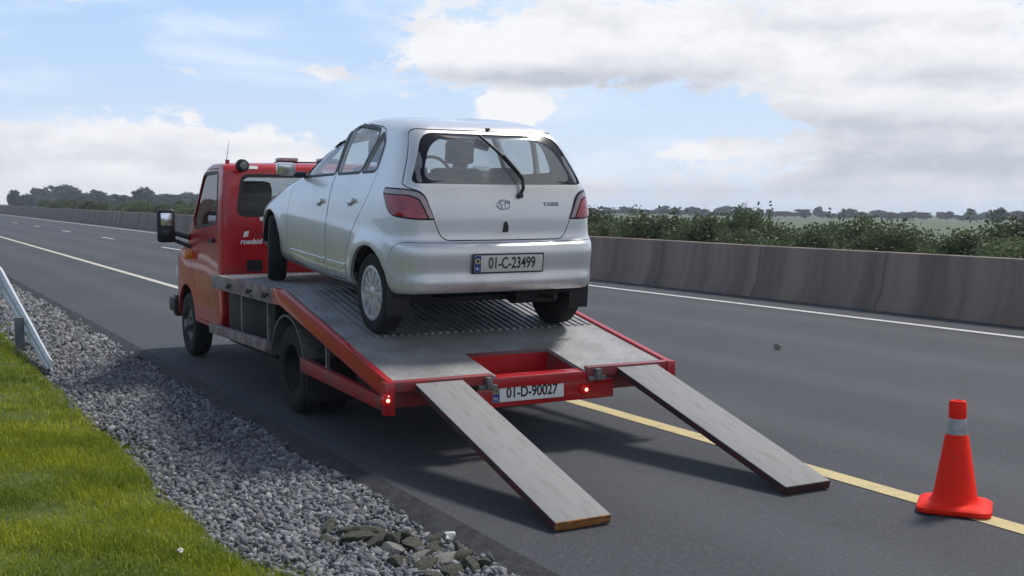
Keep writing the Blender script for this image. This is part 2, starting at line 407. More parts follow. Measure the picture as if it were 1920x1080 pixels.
def mat_asphalt():
    m = bpy.data.materials.new('asphalt'); m.use_nodes = True; g = NT(m.node_tree)
    out = g.n('ShaderNodeOutputMaterial'); b = g.n('ShaderNodeBsdfPrincipled'); g.link(b.outputs[0], out.inputs[0])
    tc = g.n('ShaderNodeTexCoord'); v = tc.outputs['Object']
    fine = g.noise(v, 90, 3, .7); big = g.noise(v, .35, 4, .6)
    mp = g.n('ShaderNodeMapping'); mp.inputs['Scale'].default_value = (1.4, .06, 1); g.link(v, mp.inputs[0]); lanes = g.noise(mp.outputs[0], 1.0, 4, .6)
    fine2 = g.noise(v, 38, 3, .75); c = g.mix(g.sstep(fine2, .3, .7), g.mix(g.sstep(fine, .3, .7), (.020,.022,.027), (.054,.057,.064)), g.mix(g.sstep(fine, .3, .7), (.034,.037,.043), (.085,.089,.097)))
    c = g.mix(g.m('MULTIPLY', g.sstep(big, .35, .7), .35), c, (.082,.086,.094))
    c = g.mix(g.m('MULTIPLY', g.sstep(lanes, .45, .75), .35), c, (.048,.05,.054))
    mid = g.noise(v, 14, 4, .65); c = g.mix(g.m('MULTIPLY', g.sstep(mid, .5, .8), .35), c, (.098,.102,.11))
    dv = g.n('ShaderNodeMapping'); dv.inputs['Scale'].default_value = (1, .35, 1); g.link(v, dv.inputs[0]); drip = g.noise(dv.outputs[0], 5.5, 3, .5)
    c = g.mix(g.m('MULTIPLY', g.sstep(drip, .66, .74), .4), c, (.022,.023,.026))
    sx_ = g.n('ShaderNodeSeparateXYZ'); g.link(v, sx_.inputs[0])
    tr = g.m('ABSOLUTE', g.m('SUBTRACT', g.m('PINGPONG', g.m('ADD', sx_.outputs[0], .1), 1.95), 1.05))
    c = g.mix(g.m('MULTIPLY', g.sstep(tr, .55, .05), .22), c, (.115,.12,.126))
    chip = g.n('ShaderNodeTexVoronoi'); chip.inputs['Scale'].default_value = 26; g.link(v, chip.inputs['Vector'])
    c = g.mix(g.m('MULTIPLY', g.sstep(chip.outputs['Distance'], .20, .10), .5), c, (.16,.165,.17))
    g.link(c, b.inputs['Base Color']); b.inputs['Roughness'].default_value = .82; b.inputs['Specular IOR Level'].default_value = .35
    bp = g.n('ShaderNodeBump'); bp.inputs['Strength'].default_value = .5; bp.inputs['Distance'].default_value = .006
    g.link(fine, bp.inputs['Height']); g.link(bp.outputs[0], b.inputs['Normal']); return m
M['asphalt'] = mat_asphalt()
M['bitumen'] = mat('edge_bitumen', (.035,.036,.042), .85, var=.6, vscale=12, bump=.8, bscale=70)
M['line_white'] = mat('line_white', (.62,.62,.60), .7, col2=(.36,.36,.35), vscale=6, lo=.45, hi=.8)
M['line_yellow'] = mat('line_yellow', (.58,.46,.21), .7, col2=(.34,.31,.21), vscale=7, lo=.45, hi=.8)
M['line_cream'] = mat('line_cream', (.58,.54,.42), .7, col2=(.36,.34,.28), vscale=6, lo=.45, hi=.8)
M['shade_bank'] = mat('shade_bank_grass', (.055,.062,.040), .95, col2=(.030,.036,.022), vscale=2, bump=.6)  # grass of the unseen rise added to darken the left
M['turf'] = mat('turf', (.10,.13,.015), .95, col2=(.05,.075,.012), vscale=5, bump=.6)
M['soil'] = mat('soil', (.075,.07,.055), .95, var=.5, vscale=9, bump=.5)
def mat_field():
    m = bpy.data.materials.new('field'); m.use_nodes = True; g = NT(m.node_tree)
    out = g.n('ShaderNodeOutputMaterial'); b = g.n('ShaderNodeBsdfPrincipled'); g.link(b.outputs[0], out.inputs[0])
    tc = g.n('ShaderNodeTexCoord'); v = tc.outputs['Object']
    n = g.noise(v, .03, 5, .6); n2 = g.noise(v, 1.5, 5, .65)
    c = g.mix(g.sstep(n, .35, .65), (.055,.090,.028), (.095,.125,.042)); c = g.mix(g.m('MULTIPLY', g.sstep(n2, .4, .7), .45), c, (.05,.08,.025))
    g.link(c, b.inputs['Base Color']); b.inputs['Roughness'].default_value = .95; return m
M['field'] = mat_field()
def mat_leaf(name, a, c, scale, rough=.6, detail=3):
    """leaf colour drifting between two greens through the plant and leaf by leaf"""
    m = bpy.data.materials.new(name); m.use_nodes = True; g = NT(m.node_tree)
    out = g.n('ShaderNodeOutputMaterial'); b = g.n('ShaderNodeBsdfPrincipled'); tl = g.n('ShaderNodeBsdfTranslucent'); mx = g.n('ShaderNodeMixShader')
    tc = g.n('ShaderNodeTexCoord'); geo = g.n('ShaderNodeNewGeometry'); oi = g.n('ShaderNodeObjectInfo')
    n = g.noise(tc.outputs['Object'], scale, detail, .6)
    f = g.m('ADD', g.m('MULTIPLY', g.sstep(n, .32, .68), .6), g.m('MULTIPLY', geo.outputs['Random Per Island'], .4))
    col = g.mix(f, a, c)
    hs = g.n('ShaderNodeHueSaturation'); g.link(col, hs.inputs['Color']); g.link(g.m('ADD', g.m('MULTIPLY', oi.outputs['Random'], .5), .75), hs.inputs['Value'])
    g.link(g.m('ADD', g.m('MULTIPLY', oi.outputs['Random'], .04), .48), hs.inputs['Hue'])
    g.link(hs.outputs[0], b.inputs['Base Color']); g.link(hs.outputs[0], tl.inputs[0]); b.inputs['Roughness'].default_value = rough
    b.inputs['Specular IOR Level'].default_value = .25
    mx.inputs[0].default_value = .3; g.link(b.outputs[0], mx.inputs[1]); g.link(tl.outputs[0], mx.inputs[2]); g.link(mx.outputs[0], out.inputs[0]); return m
M['bush'] = mat_leaf('bush_leaves', (.060,.090,.036), (.18,.21,.095), 1.1)
M['tree'] = mat_leaf('tree_leaves', (.030,.050,.026), (.065,.095,.045), .6)
M['bark'] = mat('bark', (.06,.045,.035), .9, var=.4, vscale=12)
M['grass'] = mat_leaf('grass_blades', (.050,.125,.008), (.48,.46,.03), .8, .6, 5)
M['pebble'] = None
def mat_stone():
    m = bpy.data.materials.new('gravel_stone'); m.use_nodes = True; g = NT(m.node_tree)
    out = g.n('ShaderNodeOutputMaterial'); b = g.n('ShaderNodeBsdfPrincipled'); g.link(b.outputs[0], out.inputs[0])
    geo = g.n('ShaderNodeNewGeometry'); tc = g.n('ShaderNodeTexCoord')
    c = g.ramp(geo.outputs['Random Per Island'], [(0, (.045,.047,.055)), (.35, (.130,.133,.146)), (.8, (.245,.248,.262)), (1, (.40,.40,.40))])
    n = g.noise(tc.outputs['Object'], 45, 4, .6); c = g.mix(g.m('MULTIPLY', n, .5), c, (.13,.13,.135))
    g.link(c, b.inputs['Base Color']); b.inputs['Roughness'].default_value = .85; return m
M['pebble'] = mat_stone()
def mat_concrete():
    m = bpy.data.materials.new('barrier_concrete'); m.use_nodes = True; g = NT(m.node_tree)
    out = g.n('ShaderNodeOutputMaterial'); b = g.n('ShaderNodeBsdfPrincipled'); g.link(b.outputs[0], out.inputs[0])
    tc = g.n('ShaderNodeTexCoord'); v = tc.outputs['Object']
    mp = g.n('ShaderNodeMapping'); mp.inputs['Scale'].default_value = (0, 1.3, .13); g.link(v, mp.inputs[0])
    st = g.noise(mp.outputs[0], 1.0, 6, .65); st2 = g.noise(mp.outputs[0], 3.5, 5, .6); n = g.noise(v, 9, 5, .6)
    sp = g.n('ShaderNodeSeparateXYZ'); g.link(v, sp.inputs[0])
    c = g.mix(g.sstep(st, .36, .66), (.255,.19,.15), (.125,.087,.072))
    c = g.mix(g.m('MULTIPLY', g.sstep(st2, .5, .75), .45), c, (.13,.10,.085)); c = g.mix(g.m('MULTIPLY', n, .35), c, (.22,.19,.16))
    # casting joints every few metres: a thin dark stain
    j = g.m('ABSOLUTE', g.m('SUBTRACT', g.m('FRACT', g.m('DIVIDE', sp.outputs[1], 2.9)), .5))
    c = g.mix(g.m('MULTIPLY', g.sstep(j, .014, .0), .7), c, (.08,.065,.055))
    g.link(c, b.inputs['Base Color']); b.inputs['Roughness'].default_value = .9; return m
M['concrete'] = mat_concrete()

# ------------------------------------------------------------------ ground, road, markings
def terr(x, y):
    d = np.clip((x-9.6)/9, 0, 1); d = d*d*(3-2*d)
    z = -1.15*d-.0135*np.clip(x-18, 0, None)
    l = np.clip((-3.7-x)/3, 0, 1)
    z = z+3.0*np.clip((-7.2-x)/5.5, 0, 1)**.9      # unseen grass rise, added to darken the car's reflections and block sky
    return z+.06*l+(x < -3.4)*.025*np.sin(x*2.1+y*1.3)*np.sin(y*.9)-(x > -3.75)*(x < 9.6)*.06
xs = np.r_[np.linspace(-380,-60,10), np.linspace(-50,-14,10), np.arange(-13.2,-2.4,.3), np.linspace(-2.2,9.4,8), np.arange(9.7,30,.8), np.linspace(32,120,24), np.linspace(140,760,24)]
ys = np.r_[np.linspace(-70,-20,5), np.arange(-15,30,.5), np.linspace(31,120,40), np.linspace(130,400,20), np.linspace(450,760,10)]
X, Y = np.meshgrid(xs, ys); V = np.c_[X.ravel(), Y.ravel(), terr(X, Y).ravel()]
nx = len(xs); ii = (np.arange(len(ys)-1)[:,None]*nx+np.arange(nx-1)[None,:]).ravel()
F = np.c_[ii, ii+1, ii+nx+1, ii+nx]
gm = mesh_np('ground', V, F, [M['field'], M['soil'], M['turf'], M['shade_bank']], True)
cx = (V[F[:,0],0]+V[F[:,1],0])/2; gm.polygons.foreach_set('material_index', np.where((cx > -3.7) & (cx < 9.5), 1, np.where((cx > -7.2) & (cx < 0), 2, np.where((cx > -60) & (cx < 0), 3, 0))).astype(np.int32))
struct('ground', gm)
def strip(name, x0, x1, y0, y1, z, m, ny=1, z1=None):
    ysn = np.linspace(y0, y1, ny+1); z1 = z if z1 is None else z1
    v = np.array([(x, y, zz) for y in ysn for x, zz in ((x0, z), (x1, z1))]); f = np.array([(2*i, 2*i+1, 2*i+3, 2*i+2) for i in range(ny)])
    return struct(name, mesh_np(name, v, f, [m]))
strip('road', -2.50, 8.95, -60, 750, 0.0, M['asphalt'], 20)
# broken bitumen shoulder falling from the asphalt to the stones
ysn = np.arange(-5, 120, .12); k = len(ysn)
e = np.c_[-2.50+0*ysn, ysn, .0+0*ysn]; e1 = np.c_[-2.56+.015*np.sin(ysn*2.3), ysn, -.012+.006*rng.standard_normal(k)]; e2 = np.c_[-2.70+.04*rng.standard_normal(k), ysn, -.045+.006*rng.standard_normal(k)]; e3 = np.c_[-2.76+.02*rng.standard_normal(k), ysn, -.09+0*ysn]
v = np.vstack([e, e1, e2, e3]); f = []
for r_ in range(3): f += [(r_*k+i, r_*k+i+1, (r_+1)*k+i+1, (r_+1)*k+i) for i in range(k-1)]
struct('road_edge', mesh_np('road_edge', v, np.array(f)[:, ::-1].copy(), [M['bitumen']], True))
strip('yellow_edge_line', -.075, .075, -30, 9.6, .004, M['line_yellow'])
strip('hard_shoulder_line', -.075, .075, 9.6, 500, .004, M['line_cream'])
strip('median_edge_line', 7.30, 7.44, -30, 500, .004, M['line_white'])
v = []; f = []
for q in range(40):
    y0 = 27.2+(q-2)*12.05; b_ = len(v); v += [(3.87, y0, .004), (3.99, y0, .004), (3.99, y0+3, .004), (3.87, y0+3, .004)]; f.append((b_, b_+1, b_+2, b_+3))
struct('lane_line', mesh_np('lane_line', v, f, [M['line_white']]))

# ------------------------------------------------------------------ concrete barrier
prof = [(8.40,-.02),(8.41,.075),(8.53,.27),(8.62,.890),(8.635,.90),(8.82,.90),(8.835,.890),(8.93,.27),(9.05,.075),(9.06,-.3)]
ysn = np.r_[np.arange(-25, 60, 1.0), np.arange(60, 740, 8.0)]
v = np.array([(x+8.44-8.40, y, z+.004*math.sin(y*.7)) for y in ysn for x, z in prof]); n = len(prof); f = np.array([(i*n+j, i*n+j+1, (i+1)*n+j+1, (i+1)*n+j) for i in range(len(ysn)-1) for j in range(n-1)])
bar = link('concrete_barrier', mesh_np('concrete_barrier', v, f[:, ::-1].copy(), [M['concrete']]))
tag(bar, 'long grey concrete median barrier stained dark, beyond the far lane', 'barrier')

# ------------------------------------------------------------------ guard rail at the left
gr = thing('guard_rail', 'pale galvanised guard rail sloping down into the grass verge', 'guard rail', (-3.64, 12.3, 0))
wp = [(-.035,-.155),(-.012,-.13),(.02,-.10),(.022,-.07),(-.03,-.03),(-.035,0),(-.03,.03),(.022,.07),(.02,.10),(-.012,.13),(-.035,.155)]
path = [(0, .03), (.25, .05), (4.9, .66), (5.6, .70), (40, .70)]
bm_ = MB(); b = bm_.b; prev = None
for (yy, zz) in path:
    sc_ = 1.0 if yy > 4 else .55+.1*yy
    cur = [b.verts.new((px*(sc_ if yy < 1 else 1), yy, zz+pz*sc_)) for px, pz in wp]
    if prev:
        for j in range(len(wp)-1): b.faces.new((prev[j], prev[j+1], cur[j+1], cur[j]))
    prev = cur
rail = bm_.build('rail_beam', M['galv'], gr, sharp=20)
sm = rail.modifiers.new('s', 'SOLIDIFY'); sm.thickness = .006
for q in (2.0, 4.9, 7.4, 9.9, 12.4, 14.9):
    h = np.interp(q, [p[0] for p in path], [p[1] for p in path])
    MB().box(-.14, -.04, q-.03, q+.03, -.1, h+.08, .004).build('post', M['galv_dark'], gr)

# ------------------------------------------------------------------ gravel + grass
def ico():
    t = bmesh.new(); bmesh.ops.create_icosphere(t, subdivisions=1, radius=1); v = np.array([x.co[:] for x in t.verts]); f = np.array([[q.index for q in x.verts] for x in t.faces]); t.free(); return v, f
IV, IF = ico()
def rand_rot(n):
    q = rng.standard_normal((n, 4)); q /= np.linalg.norm(q, axis=1)[:, None]; w, x, y, z = q.T
    return np.stack([np.stack([1-2*(y*y+z*z), 2*(x*y-z*w), 2*(x*z+y*w)], -1), np.stack([2*(x*y+z*w), 1-2*(x*x+z*z), 2*(y*z-x*w)], -1), np.stack([2*(x*z-y*w), 2*(y*z+x*w), 1-2*(x*x+y*y)], -1)], 1)
def stones(pos, size):
    n = len(pos); base = IV[None]*(1+.28*rng.standard_normal((n, len(IV), 1)))
    base = base*np.stack([rng.uniform(.8, 1.5, n), rng.uniform(.7, 1.1, n), rng.uniform(.45, .8, n)], -1)[:, None]
    v = np.einsum('nij,nkj->nki', rand_rot(n), base)*size[:, None, None]+pos[:, None]
    f = IF[None]+(np.arange(n)*len(IV))[:, None, None]
    return v.reshape(-1, 3), f.reshape(-1, 3)
def gx(n, ya, yb):
    y = rng.uniform(ya, yb, n); x = rng.uniform(-3.95, -2.62, n)
    keep = (x > -3.72+.10*np.sin(y*1.7)+.14*rng.standard_normal(n)) & (x < -2.68+.05*np.sin(y*3.1)+.04*rng.standard_normal(n)); return x[keep], y[keep]
vs, fs, off = [], [], 0
for n, ya, yb, s0, s1 in ((19000, 3.8, 8, .008, .024), (13000, 8, 14, .012, .027), (9000, 14, 30, .024, .045), (3000, 30, 55, .04, .07)):
    x, y = gx(n, ya, yb); pos = np.c_[x, y, -.055+.028*rng.random(len(x))]; v, f = stones(pos, rng.uniform(s0, s1, len(x))*np.where(rng.random(len(x)) < .06, 1.5, 1)); vs.append(v); fs.append(f+off); off += len(v)
struct('gravel', mesh_np('gravel', np.vstack(vs), np.vstack(fs), [M['pebble']]), 'stuff')

def grass_blades(x, y, h, w):
    n = len(x); a = rng.uniform(0, 2*math.pi, n); lean = rng.uniform(.1, .9, n)*h; la = rng.uniform(0, 2*math.pi, n); z = terr(x, y)-.01
    d = np.c_[np.cos(a), np.sin(a), 0*a]*w[:, None]; l = np.c_[np.cos(la)*lean, np.sin(la)*lean, 0*a]
    p = np.c_[x, y, z]; up = np.c_[0*h, 0*h, h]
    v = np.stack([p-d, p+d, p+up*.6+l*.4+d*.7, p+up*.6+l*.4-d*.7, p+up*np.clip(1-.35*lean/h, .3, 1)[:, None]+l], 1)
    idx = np.arange(n)[:, None]*5
    q = np.hstack([idx+0, idx+1, idx+2, idx+3]); t = np.hstack([idx+3, idx+2, idx+4])
    return v.reshape(-1, 3), q, t
gvs, gts = [], []; off = 0
for n, xa, xb, ya, yb, hm, wm in ((170000, -6.0, -3.45, 4.0, 9, .055, .0024), (70000, -6.5, -3.45, 9, 16, .07, .004), (30000, -7, -3.5, 16, 40, .11, .009)):
    x = rng.uniform(xa, xb+.25, n); y = rng.uniform(ya, yb, n)
    edge = -3.74+.10*np.sin(y*1.7)+.06*np.sin(y*5.3)
    tuft = .5+.5*np.sin(x*4.3+2*np.sin(y*2.2))*np.sin(y*3.7+1.3*np.sin(x*3))
    keep = (x < edge+.10*rng.standard_normal(n)+np.where(rng.random(n) < .04, .22, 0)) & (rng.random(n) < .45+.55*tuft); x, y, tuft = x[keep], y[keep], tuft[keep]
    h = hm*rng.uniform(.45, 1.3, len(x))*(.6+.7*tuft)
    v, q, t = grass_blades(x, y, h, wm*rng.uniform(.7, 1.3, len(x))); gvs.append(v)
    gts += [q[:, [0, 1, 2]]+off, q[:, [0, 2, 3]]+off, t+off]; off += len(v)
struct('grass', mesh_np('grass', np.vstack(gvs), np.vstack(gts), [M['grass']]), 'stuff')

# ------------------------------------------------------------------ bushes and trees
def leaf_cloud(n, lobes, size, lim=0):
    """n leaf quads filling a set of lobes (centre, radii)"""
    L = [lobes[i] for i in rng.choice(len(lobes), n, p=np.array([l[1][0]*l[1][1]*l[1][2] for l in lobes])/sum(l[1][0]*l[1][1]*l[1][2] for l in lobes))]
    c = np.array([l[0] for l in L]); r = np.array([l[1] for l in L]); d = rng.standard_normal((n, 3)); d /= np.linalg.norm(d, axis=1)[:, None]
    rad = rng.random(n)**.4*(1+.12*rng.standard_normal(n)); p = c+d*r*rad[:, None]
    Rm = rand_rot(n); s = size*rng.uniform(.6, 1.4, n)
    q = np.array([(-.5, -.9, 0), (.5, -.9, 0), (.42, .5, .1), (-.42, .5, .1)])
    if lim: p[:, :2] *= np.minimum(1, lim/np.maximum(np.hypot(p[:,0], p[:,1]), 1e-6))[:, None]
    v = np.einsum('nij,kj->nki', Rm, q)*s[:, None, None]+p[:, None]
    return v.reshape(-1, 3), np.arange(4*n).reshape(-1, 4)
def make_bush(w, h, n, size, seed_lobes=7, wispy=False):
    lobes = []
    for i in range(seed_lobes):
        a = rng.uniform(0, 2*math.pi); r = rng.uniform(0, .6)*w; hh = rng.uniform(.35, .8)*h
        lobes.append(((math.cos(a)*r, math.sin(a)*r, hh), (w*rng.uniform(.28, .5), w*rng.uniform(.28, .5), h*rng.uniform(.2, .36))))
    lobes.append(((0, 0, h*.3), (w*.8, w*.8, h*.32)))
    if wispy:
        for i in range(9):
            a = rng.uniform(0, 2*math.pi); r = rng.uniform(.1, .6)*w; lobes.append(((math.cos(a)*r, math.sin(a)*r, h*rng.uniform(.72, .92)), (.06*w, .06*w, h*.26)))
    return leaf_cloud(n, lobes, size, w*rng.uniform(.92, .98)), lobes
def plant(name, label, cat, me_f, me_t, loc, s, rz, group, fol='foliage', trunk='stem'):
    t = thing(name, label, cat, loc, (0, 0, rz), group); t.scale = s
    link(fol, me_f, t); link(trunk, me_t, t); return t
def stem_mesh(h, lobes, r):
    m = MB()
    m.tube([(0, 0, -.3*h), (0, 0, h*.25), (.02*h, .01*h, h*.6)], [r, r*.8, r*.4], 6)
    for c, _ in lobes[:6]: m.tube([(0, 0, h*.18), (c[0]*.5, c[1]*.5, h*.18+(c[2]-h*.18)*.6), c], [r*.6, r*.4, r*.15], 5)
    return m.mesh('stem', [M['bark']])
bush_var = []
for i in range(5):
    w, h = (1.15, 1.5) if i != 3 else (.95, 1.5)
    (v, f), lobes = make_bush(w, h, 15000, .034, 10, i in (1, 4))
    bush_var.append((mesh_np('foliage', v, f, [M['bush']]), stem_mesh(h, lobes, .04)))
(v, f), lobes = make_bush(.8, 1.75, 10000, .035, 7, True)
wispy = (mesh_np('foliage', v, f, [M['bush']]), stem_mesh(1.75, lobes, .04))
def put_bush(x, y, k, s, rz, label, group):
    z = float(terr(np.array(x), np.array(y)))-.1
    return plant('bush', label, 'bush', bush_var[k][0], bush_var[k][1], (x, y, z), s, rz, group)
i = 0; y = 6.0
while y < 135:
    for row in range(3 if y < 45 else 2):
        x = 10.75+row*1.5+rng.uniform(-.5, .5)+(0 if y < 50 else row*2); yy = y+rng.uniform(-.5, .5)+row*.6
        hs = rng.uniform(.86, 1.06)*(1.0+.10*row)+(.0 if y < 40 else .12)
        put_bush(x, yy, i % 5, (rng.uniform(.9, 1.25), rng.uniform(.9, 1.25), hs), rng.uniform(0, 6.28), 'dense green bush in the hedgerow behind the concrete barrier', 'bushes in the hedgerow behind the barrier'); i += 1
    y += 1.25 if y < 45 else (2.2 if y < 80 else 3.6)
z = float(terr(np.array(12.1), np.array(21.2)))
plant('bush', 'taller bush with wispy upright twigs rising above the hedgerow', 'bush', wispy[0], wispy[1], (11.9, 21.4, z), (1, 1, .88), .4, 'bushes in the hedgerow behind the barrier')

tree_var = []
for i in range(4):
    H = 6.0; lobes = []
    for k in range(11):
        a = rng.uniform(0, 6.28); r = rng.uniform(0, 1.9); lobes.append(((math.cos(a)*r, math.sin(a)*r, rng.uniform(1.8, 4.8)), (rng.uniform(.7, 1.3), rng.uniform(.7, 1.3), rng.uniform(.55, 1.0))))
    lobes.append(((0, 0, 2.6), (2.0, 2.0, 1.7)))
    lobes += [((rng.uniform(-1.5,1.5), rng.uniform(-1.5,1.5), rng.uniform(4.3,5.3)), (.45,.45,.5)) for _ in range(3)]
    v, f = leaf_cloud(3200, lobes, .26); tr = MB()
    tr.tube([(0, 0, -.5), (.03, 0, 1.2), (.05, .03, 2.6), (.05, .1, 4.2)], [.22, .17, .12, .05], 8)
    for c, _ in lobes[:7]: tr.tube([(.03, 0, 1.3), (c[0]*.5, c[1]*.5, 1.3+(c[2]-1.3)*.55), c], [.09, .06, .02], 5)
    tree_var.append((mesh_np('crown', v, f, [M['tree']]), tr.mesh('trunk', [M['bark']])))
def bearing(u):   # compass bearing of a photo column, only used to choose where far trees stand
    return 28.94+math.degrees(math.atan((u-960)/FPX))
def put_tree(az, d, top, wide, label, group, k):
    x = CAM_C.x+d*math.sin(R(az)); y = d*math.cos(R(az)); z = float(terr(np.array(x), np.array(y)))
    h = max(1.2, top-z)/5.6
    return plant('tree', label, 'tree', tree_var[k % 4][0], tree_var[k % 4][1], (x, y, z), (wide/5.2, wide/5.2, h), rng.uniform(0, 6.28), group, 'crown', 'trunk')
G1 = 'far trees along the horizon at the left'; G2 = 'far trees along the horizon at the right'
# left horizon: (column, height in px above eye level, width px)
for k, (u, px, wpx) in enumerate([(-30, 12, 60), (28, 16, 22), (52, 8, 60), (80, 22, 42), (113, 27, 50), (138, 20, 40), (160, 10, 40), (186, 18, 50), (215, 9, 50), (240, 6, 60), (270, 20, 42), (296, 10, 50), (330, 10, 50), (352, 12, 40), (385, 11, 60), (430, 9, 60), (480, 8, 60), (540, 8, 60)]):
    d = 330+rng.uniform(-40, 60); c = d*math.cos(R(bearing(u)-28.9))
    lab = {80: 'broad dark tree just left of the tallest one on the left horizon', 113: 'tallest broad tree in the far row on the left horizon', 186: 'round dark tree midway along the left horizon', 270: 'pointed dark tree on the left horizon near the cab mirror', 28: 'small slim tree at the left end of the horizon'}.get(u, 'low dark tree in the far row on the left horizon')
    put_tree(bearing(u), d, CAM_C.z+px/FPX*c, wpx/FPX*c*1.15, lab, G1, k)
for u in range(1080, 2000, 15):
    uu = u+rng.uniform(-8, 8); d = 420+rng.uniform(-40, 80); c = d*math.cos(R(bearing(uu)-28.9)); px = -14-9*(uu-1100)/800+rng.uniform(-6, 3)+(5 if rng.random() < .15 else 0)
    if 1340 < uu < 1400: px += 5
    put_tree(bearing(uu), d, CAM_C.z+px/FPX*c, rng.uniform(18, 42)/FPX*c, 'low dark tree in the far row on the right horizon', G2, u)
d = 260; c = d*math.cos(R(bearing(1868)-28.9))
put_tree(bearing(1868), d, CAM_C.z-15/FPX*c, 34/FPX*c, 'round dome-shaped tree standing alone at the far right of the horizon', None, 2)

# ------------------------------------------------------------------ the silver hatchback
TX, TY = -1.237, 6.813          # truck centre line and tail
SL = .1945                      # slope of the beaver tail
CAR = thing('hatchback_car', 'silver five-door hatchback parked on the deck of the red recovery truck', 'car',
            (TX+.01, 7.87, .742), (R(5.75), 0, 0))
def hring(w, yr, yf, rx, ry, fx, fy, br, bf):
    P = []
    for x in np.linspace(0, w-rx, 12, endpoint=False): P.append((x, yr+br*(x/w)**2))
    y0 = yr+br*((w-rx)/w)**2
    for t in np.linspace(0, math.pi/2, 11): P.append((w-rx+rx*math.sin(t)**.9, y0+ry*(1-math.cos(t)**.9)))
    ye = yf-fy-bf*((w-fx)/w)**2
    for y in np.linspace(y0+ry, ye, 44)[1:]: P.append((w, y))
    for t in np.linspace(0, math.pi/2, 9)[1:]: P.append((w-fx+fx*math.cos(t), ye+fy*math.sin(t)))
    for x in np.linspace(w-fx, 0, 11)[1:]: P.append((x, yf-bf*(x/w)**2))
    P = np.array(P); s = 1.012-.12*np.clip((P[:,1]-1.0)/2.0, 0, 1)**3-.06*np.clip((1.0-P[:,1])/2.0, 0, 1)**4-.02*np.clip((.6-P[:,1])/1.1, 0, 1)**2; P[:,0] *= s
    L = P[1:-1][::-1].copy(); L[:,0] *= -1
    return np.vstack([P, L])
#        zr    zm    zf    yr    yf    w     rx   ry   fx   fy   br   bf
CR = [(.375,.250,.240,-.40,2.90,.68, .14,.12,.30,.30,.02,.06),
      (.362,.255,.245,-.49,2.99,.76, .16,.16,.40,.35,.04,.10),
      (.380,.285,.270,-.545,3.04,.80,.20,.22,.45,.40,.06,.14),
      (.435,.340,.310,-.572,3.07,.825,.23,.26,.48,.42,.07,.15),
      (.520,.430,.390,-.556,3.08,.835,.24,.27,.50,.42,.07,.16),
      (.630,.560,.500,-.560,3.07,.843,.24,.28,.52,.42,.07,.16),
      (.690,.660,.590,-.548,3.04,.842,.25,.28,.54,.42,.07,.17),
      (.718,.710,.630,-.515,3.00,.838,.24,.27,.56,.45,.06,.18),
      (.745,.750,.670,-.492,2.94,.832,.22,.26,.58,.50,.055,.20),
      (.900,.860,.740,-.478,2.82,.818,.20,.27,.60,.60,.055,.22),
      (1.02,.950,.800,-.458,2.62,.802,.19,.28,.58,.60,.055,.22),
      (1.09,1.02,.870,-.440,2.32,.786,.17,.26,.50,.50,.055,.20),
      (1.125,1.075,.945,-.424,2.05,.768,.15,.24,.42,.40,.055,.18),
      (1.30,1.27,1.18,-.318,1.62,.700,.13,.22,.34,.32,.055,.16),
      (1.435,1.42,1.365,-.215,1.27,.636,.13,.20,.32,.28,.055,.14),
      (1.490,1.492,1.450,-.150,1.08,.585,.15,.18,.32,.26,.06,.12),
      (1.522,1.536,1.500,-.055,.93,.500,.18,.18,.30,.24,.06,.12),
      (1.540,1.558,1.528,.10,.76,.35,.15,.14,.2,.2,.04,.1),
      (1.545,1.564,1.540,.32,.56,.12,.05,.05,.06,.06,.01,.02)]
CR = np.array(CR)
def interp_rows(A, sub=5):
    out = []; n = len(A)
    for i in range(n-1):
        p0, p1, p2, p3 = A[max(i-1,0)], A[i], A[i+1], A[min(i+2,n-1)]
        d1 = np.linalg.norm(p2[[0,3,5]]-p1[[0,3,5]]); d0 = max(np.linalg.norm(p1[[0,3,5]]-p0[[0,3,5]]), 1e-6); d2 = max(np.linalg.norm(p3[[0,3,5]]-p2[[0,3,5]]), 1e-6)
        m1 = (p2-p0)/(d0+d1)*d1 if i else p2-p1; m2 = (p3-p1)/(d1+d2)*d1 if i < n-2 else p2-p1
        for t in np.linspace(0, 1, sub, endpoint=False):
            out.append((2*t**3-3*t**2+1)*p1+(t**3-2*t**2+t)*m1+(-2*t**3+3*t**2)*p2+(t**3-t**2)*m2)
    out.append(A[-1]); return np.array(out)
def car_outer():
    rows = interp_rows(CR); V = []; n = None
    for r_ in rows:
        P = hring(*r_[5:6], r_[3], r_[4], *r_[6:12]); n = len(P)
        s = (P[:,1]-r_[3])/(r_[4]-r_[3]); zr, zm, zf = r_[0], r_[1], r_[2]; sm = .42
        # quadratic through rear, middle, front
        z = zr*(s-sm)*(s-1)/sm+zm*s*(s-1)/(sm*(sm-1))+zf*s*(s-sm)/(1-sm)
        x = P[:,0].copy()
        for yc in (0.0, 2.37):
            d = np.hypot(P[:,1]-yc, z-.30); x += np.sign(x)*(np.abs(x) > .5)*.016*np.exp(-((d-.36)/.065)**2)
        # waist line: a soft crease below the windows
        V.append(np.c_[x, P[:,1], z])
    k = len(V); V = np.vstack(V); F = [(i*n+j, i*n+(j+1)%n, (i+1)*n+(j+1)%n, (i+1)*n+j) for i in range(k-1) for j in range(n)]
    b0, t0 = len(V), len(V)+1
    V = np.vstack([V, V[:n].mean(0), V[-n:].mean(0)+np.array([0,0,.001])])
    F += [((j+1)%n, j, b0) for j in range(n)]+[((k-1)*n+j, (k-1)*n+(j+1)%n, t0) for j in range(n)]
    me = mesh_np('car', V, F); b = bmesh.new(); b.from_mesh(me); bmesh.ops.recalc_face_normals(b, faces=b.faces[:]); b.to_mesh(me); b.free(); return me
outer = car_outer()
_b = bmesh.new(); _b.from_mesh(outer); CBVH = BVHTree.FromBMesh(_b); _b.free()
shell = solidify(outer, .026)
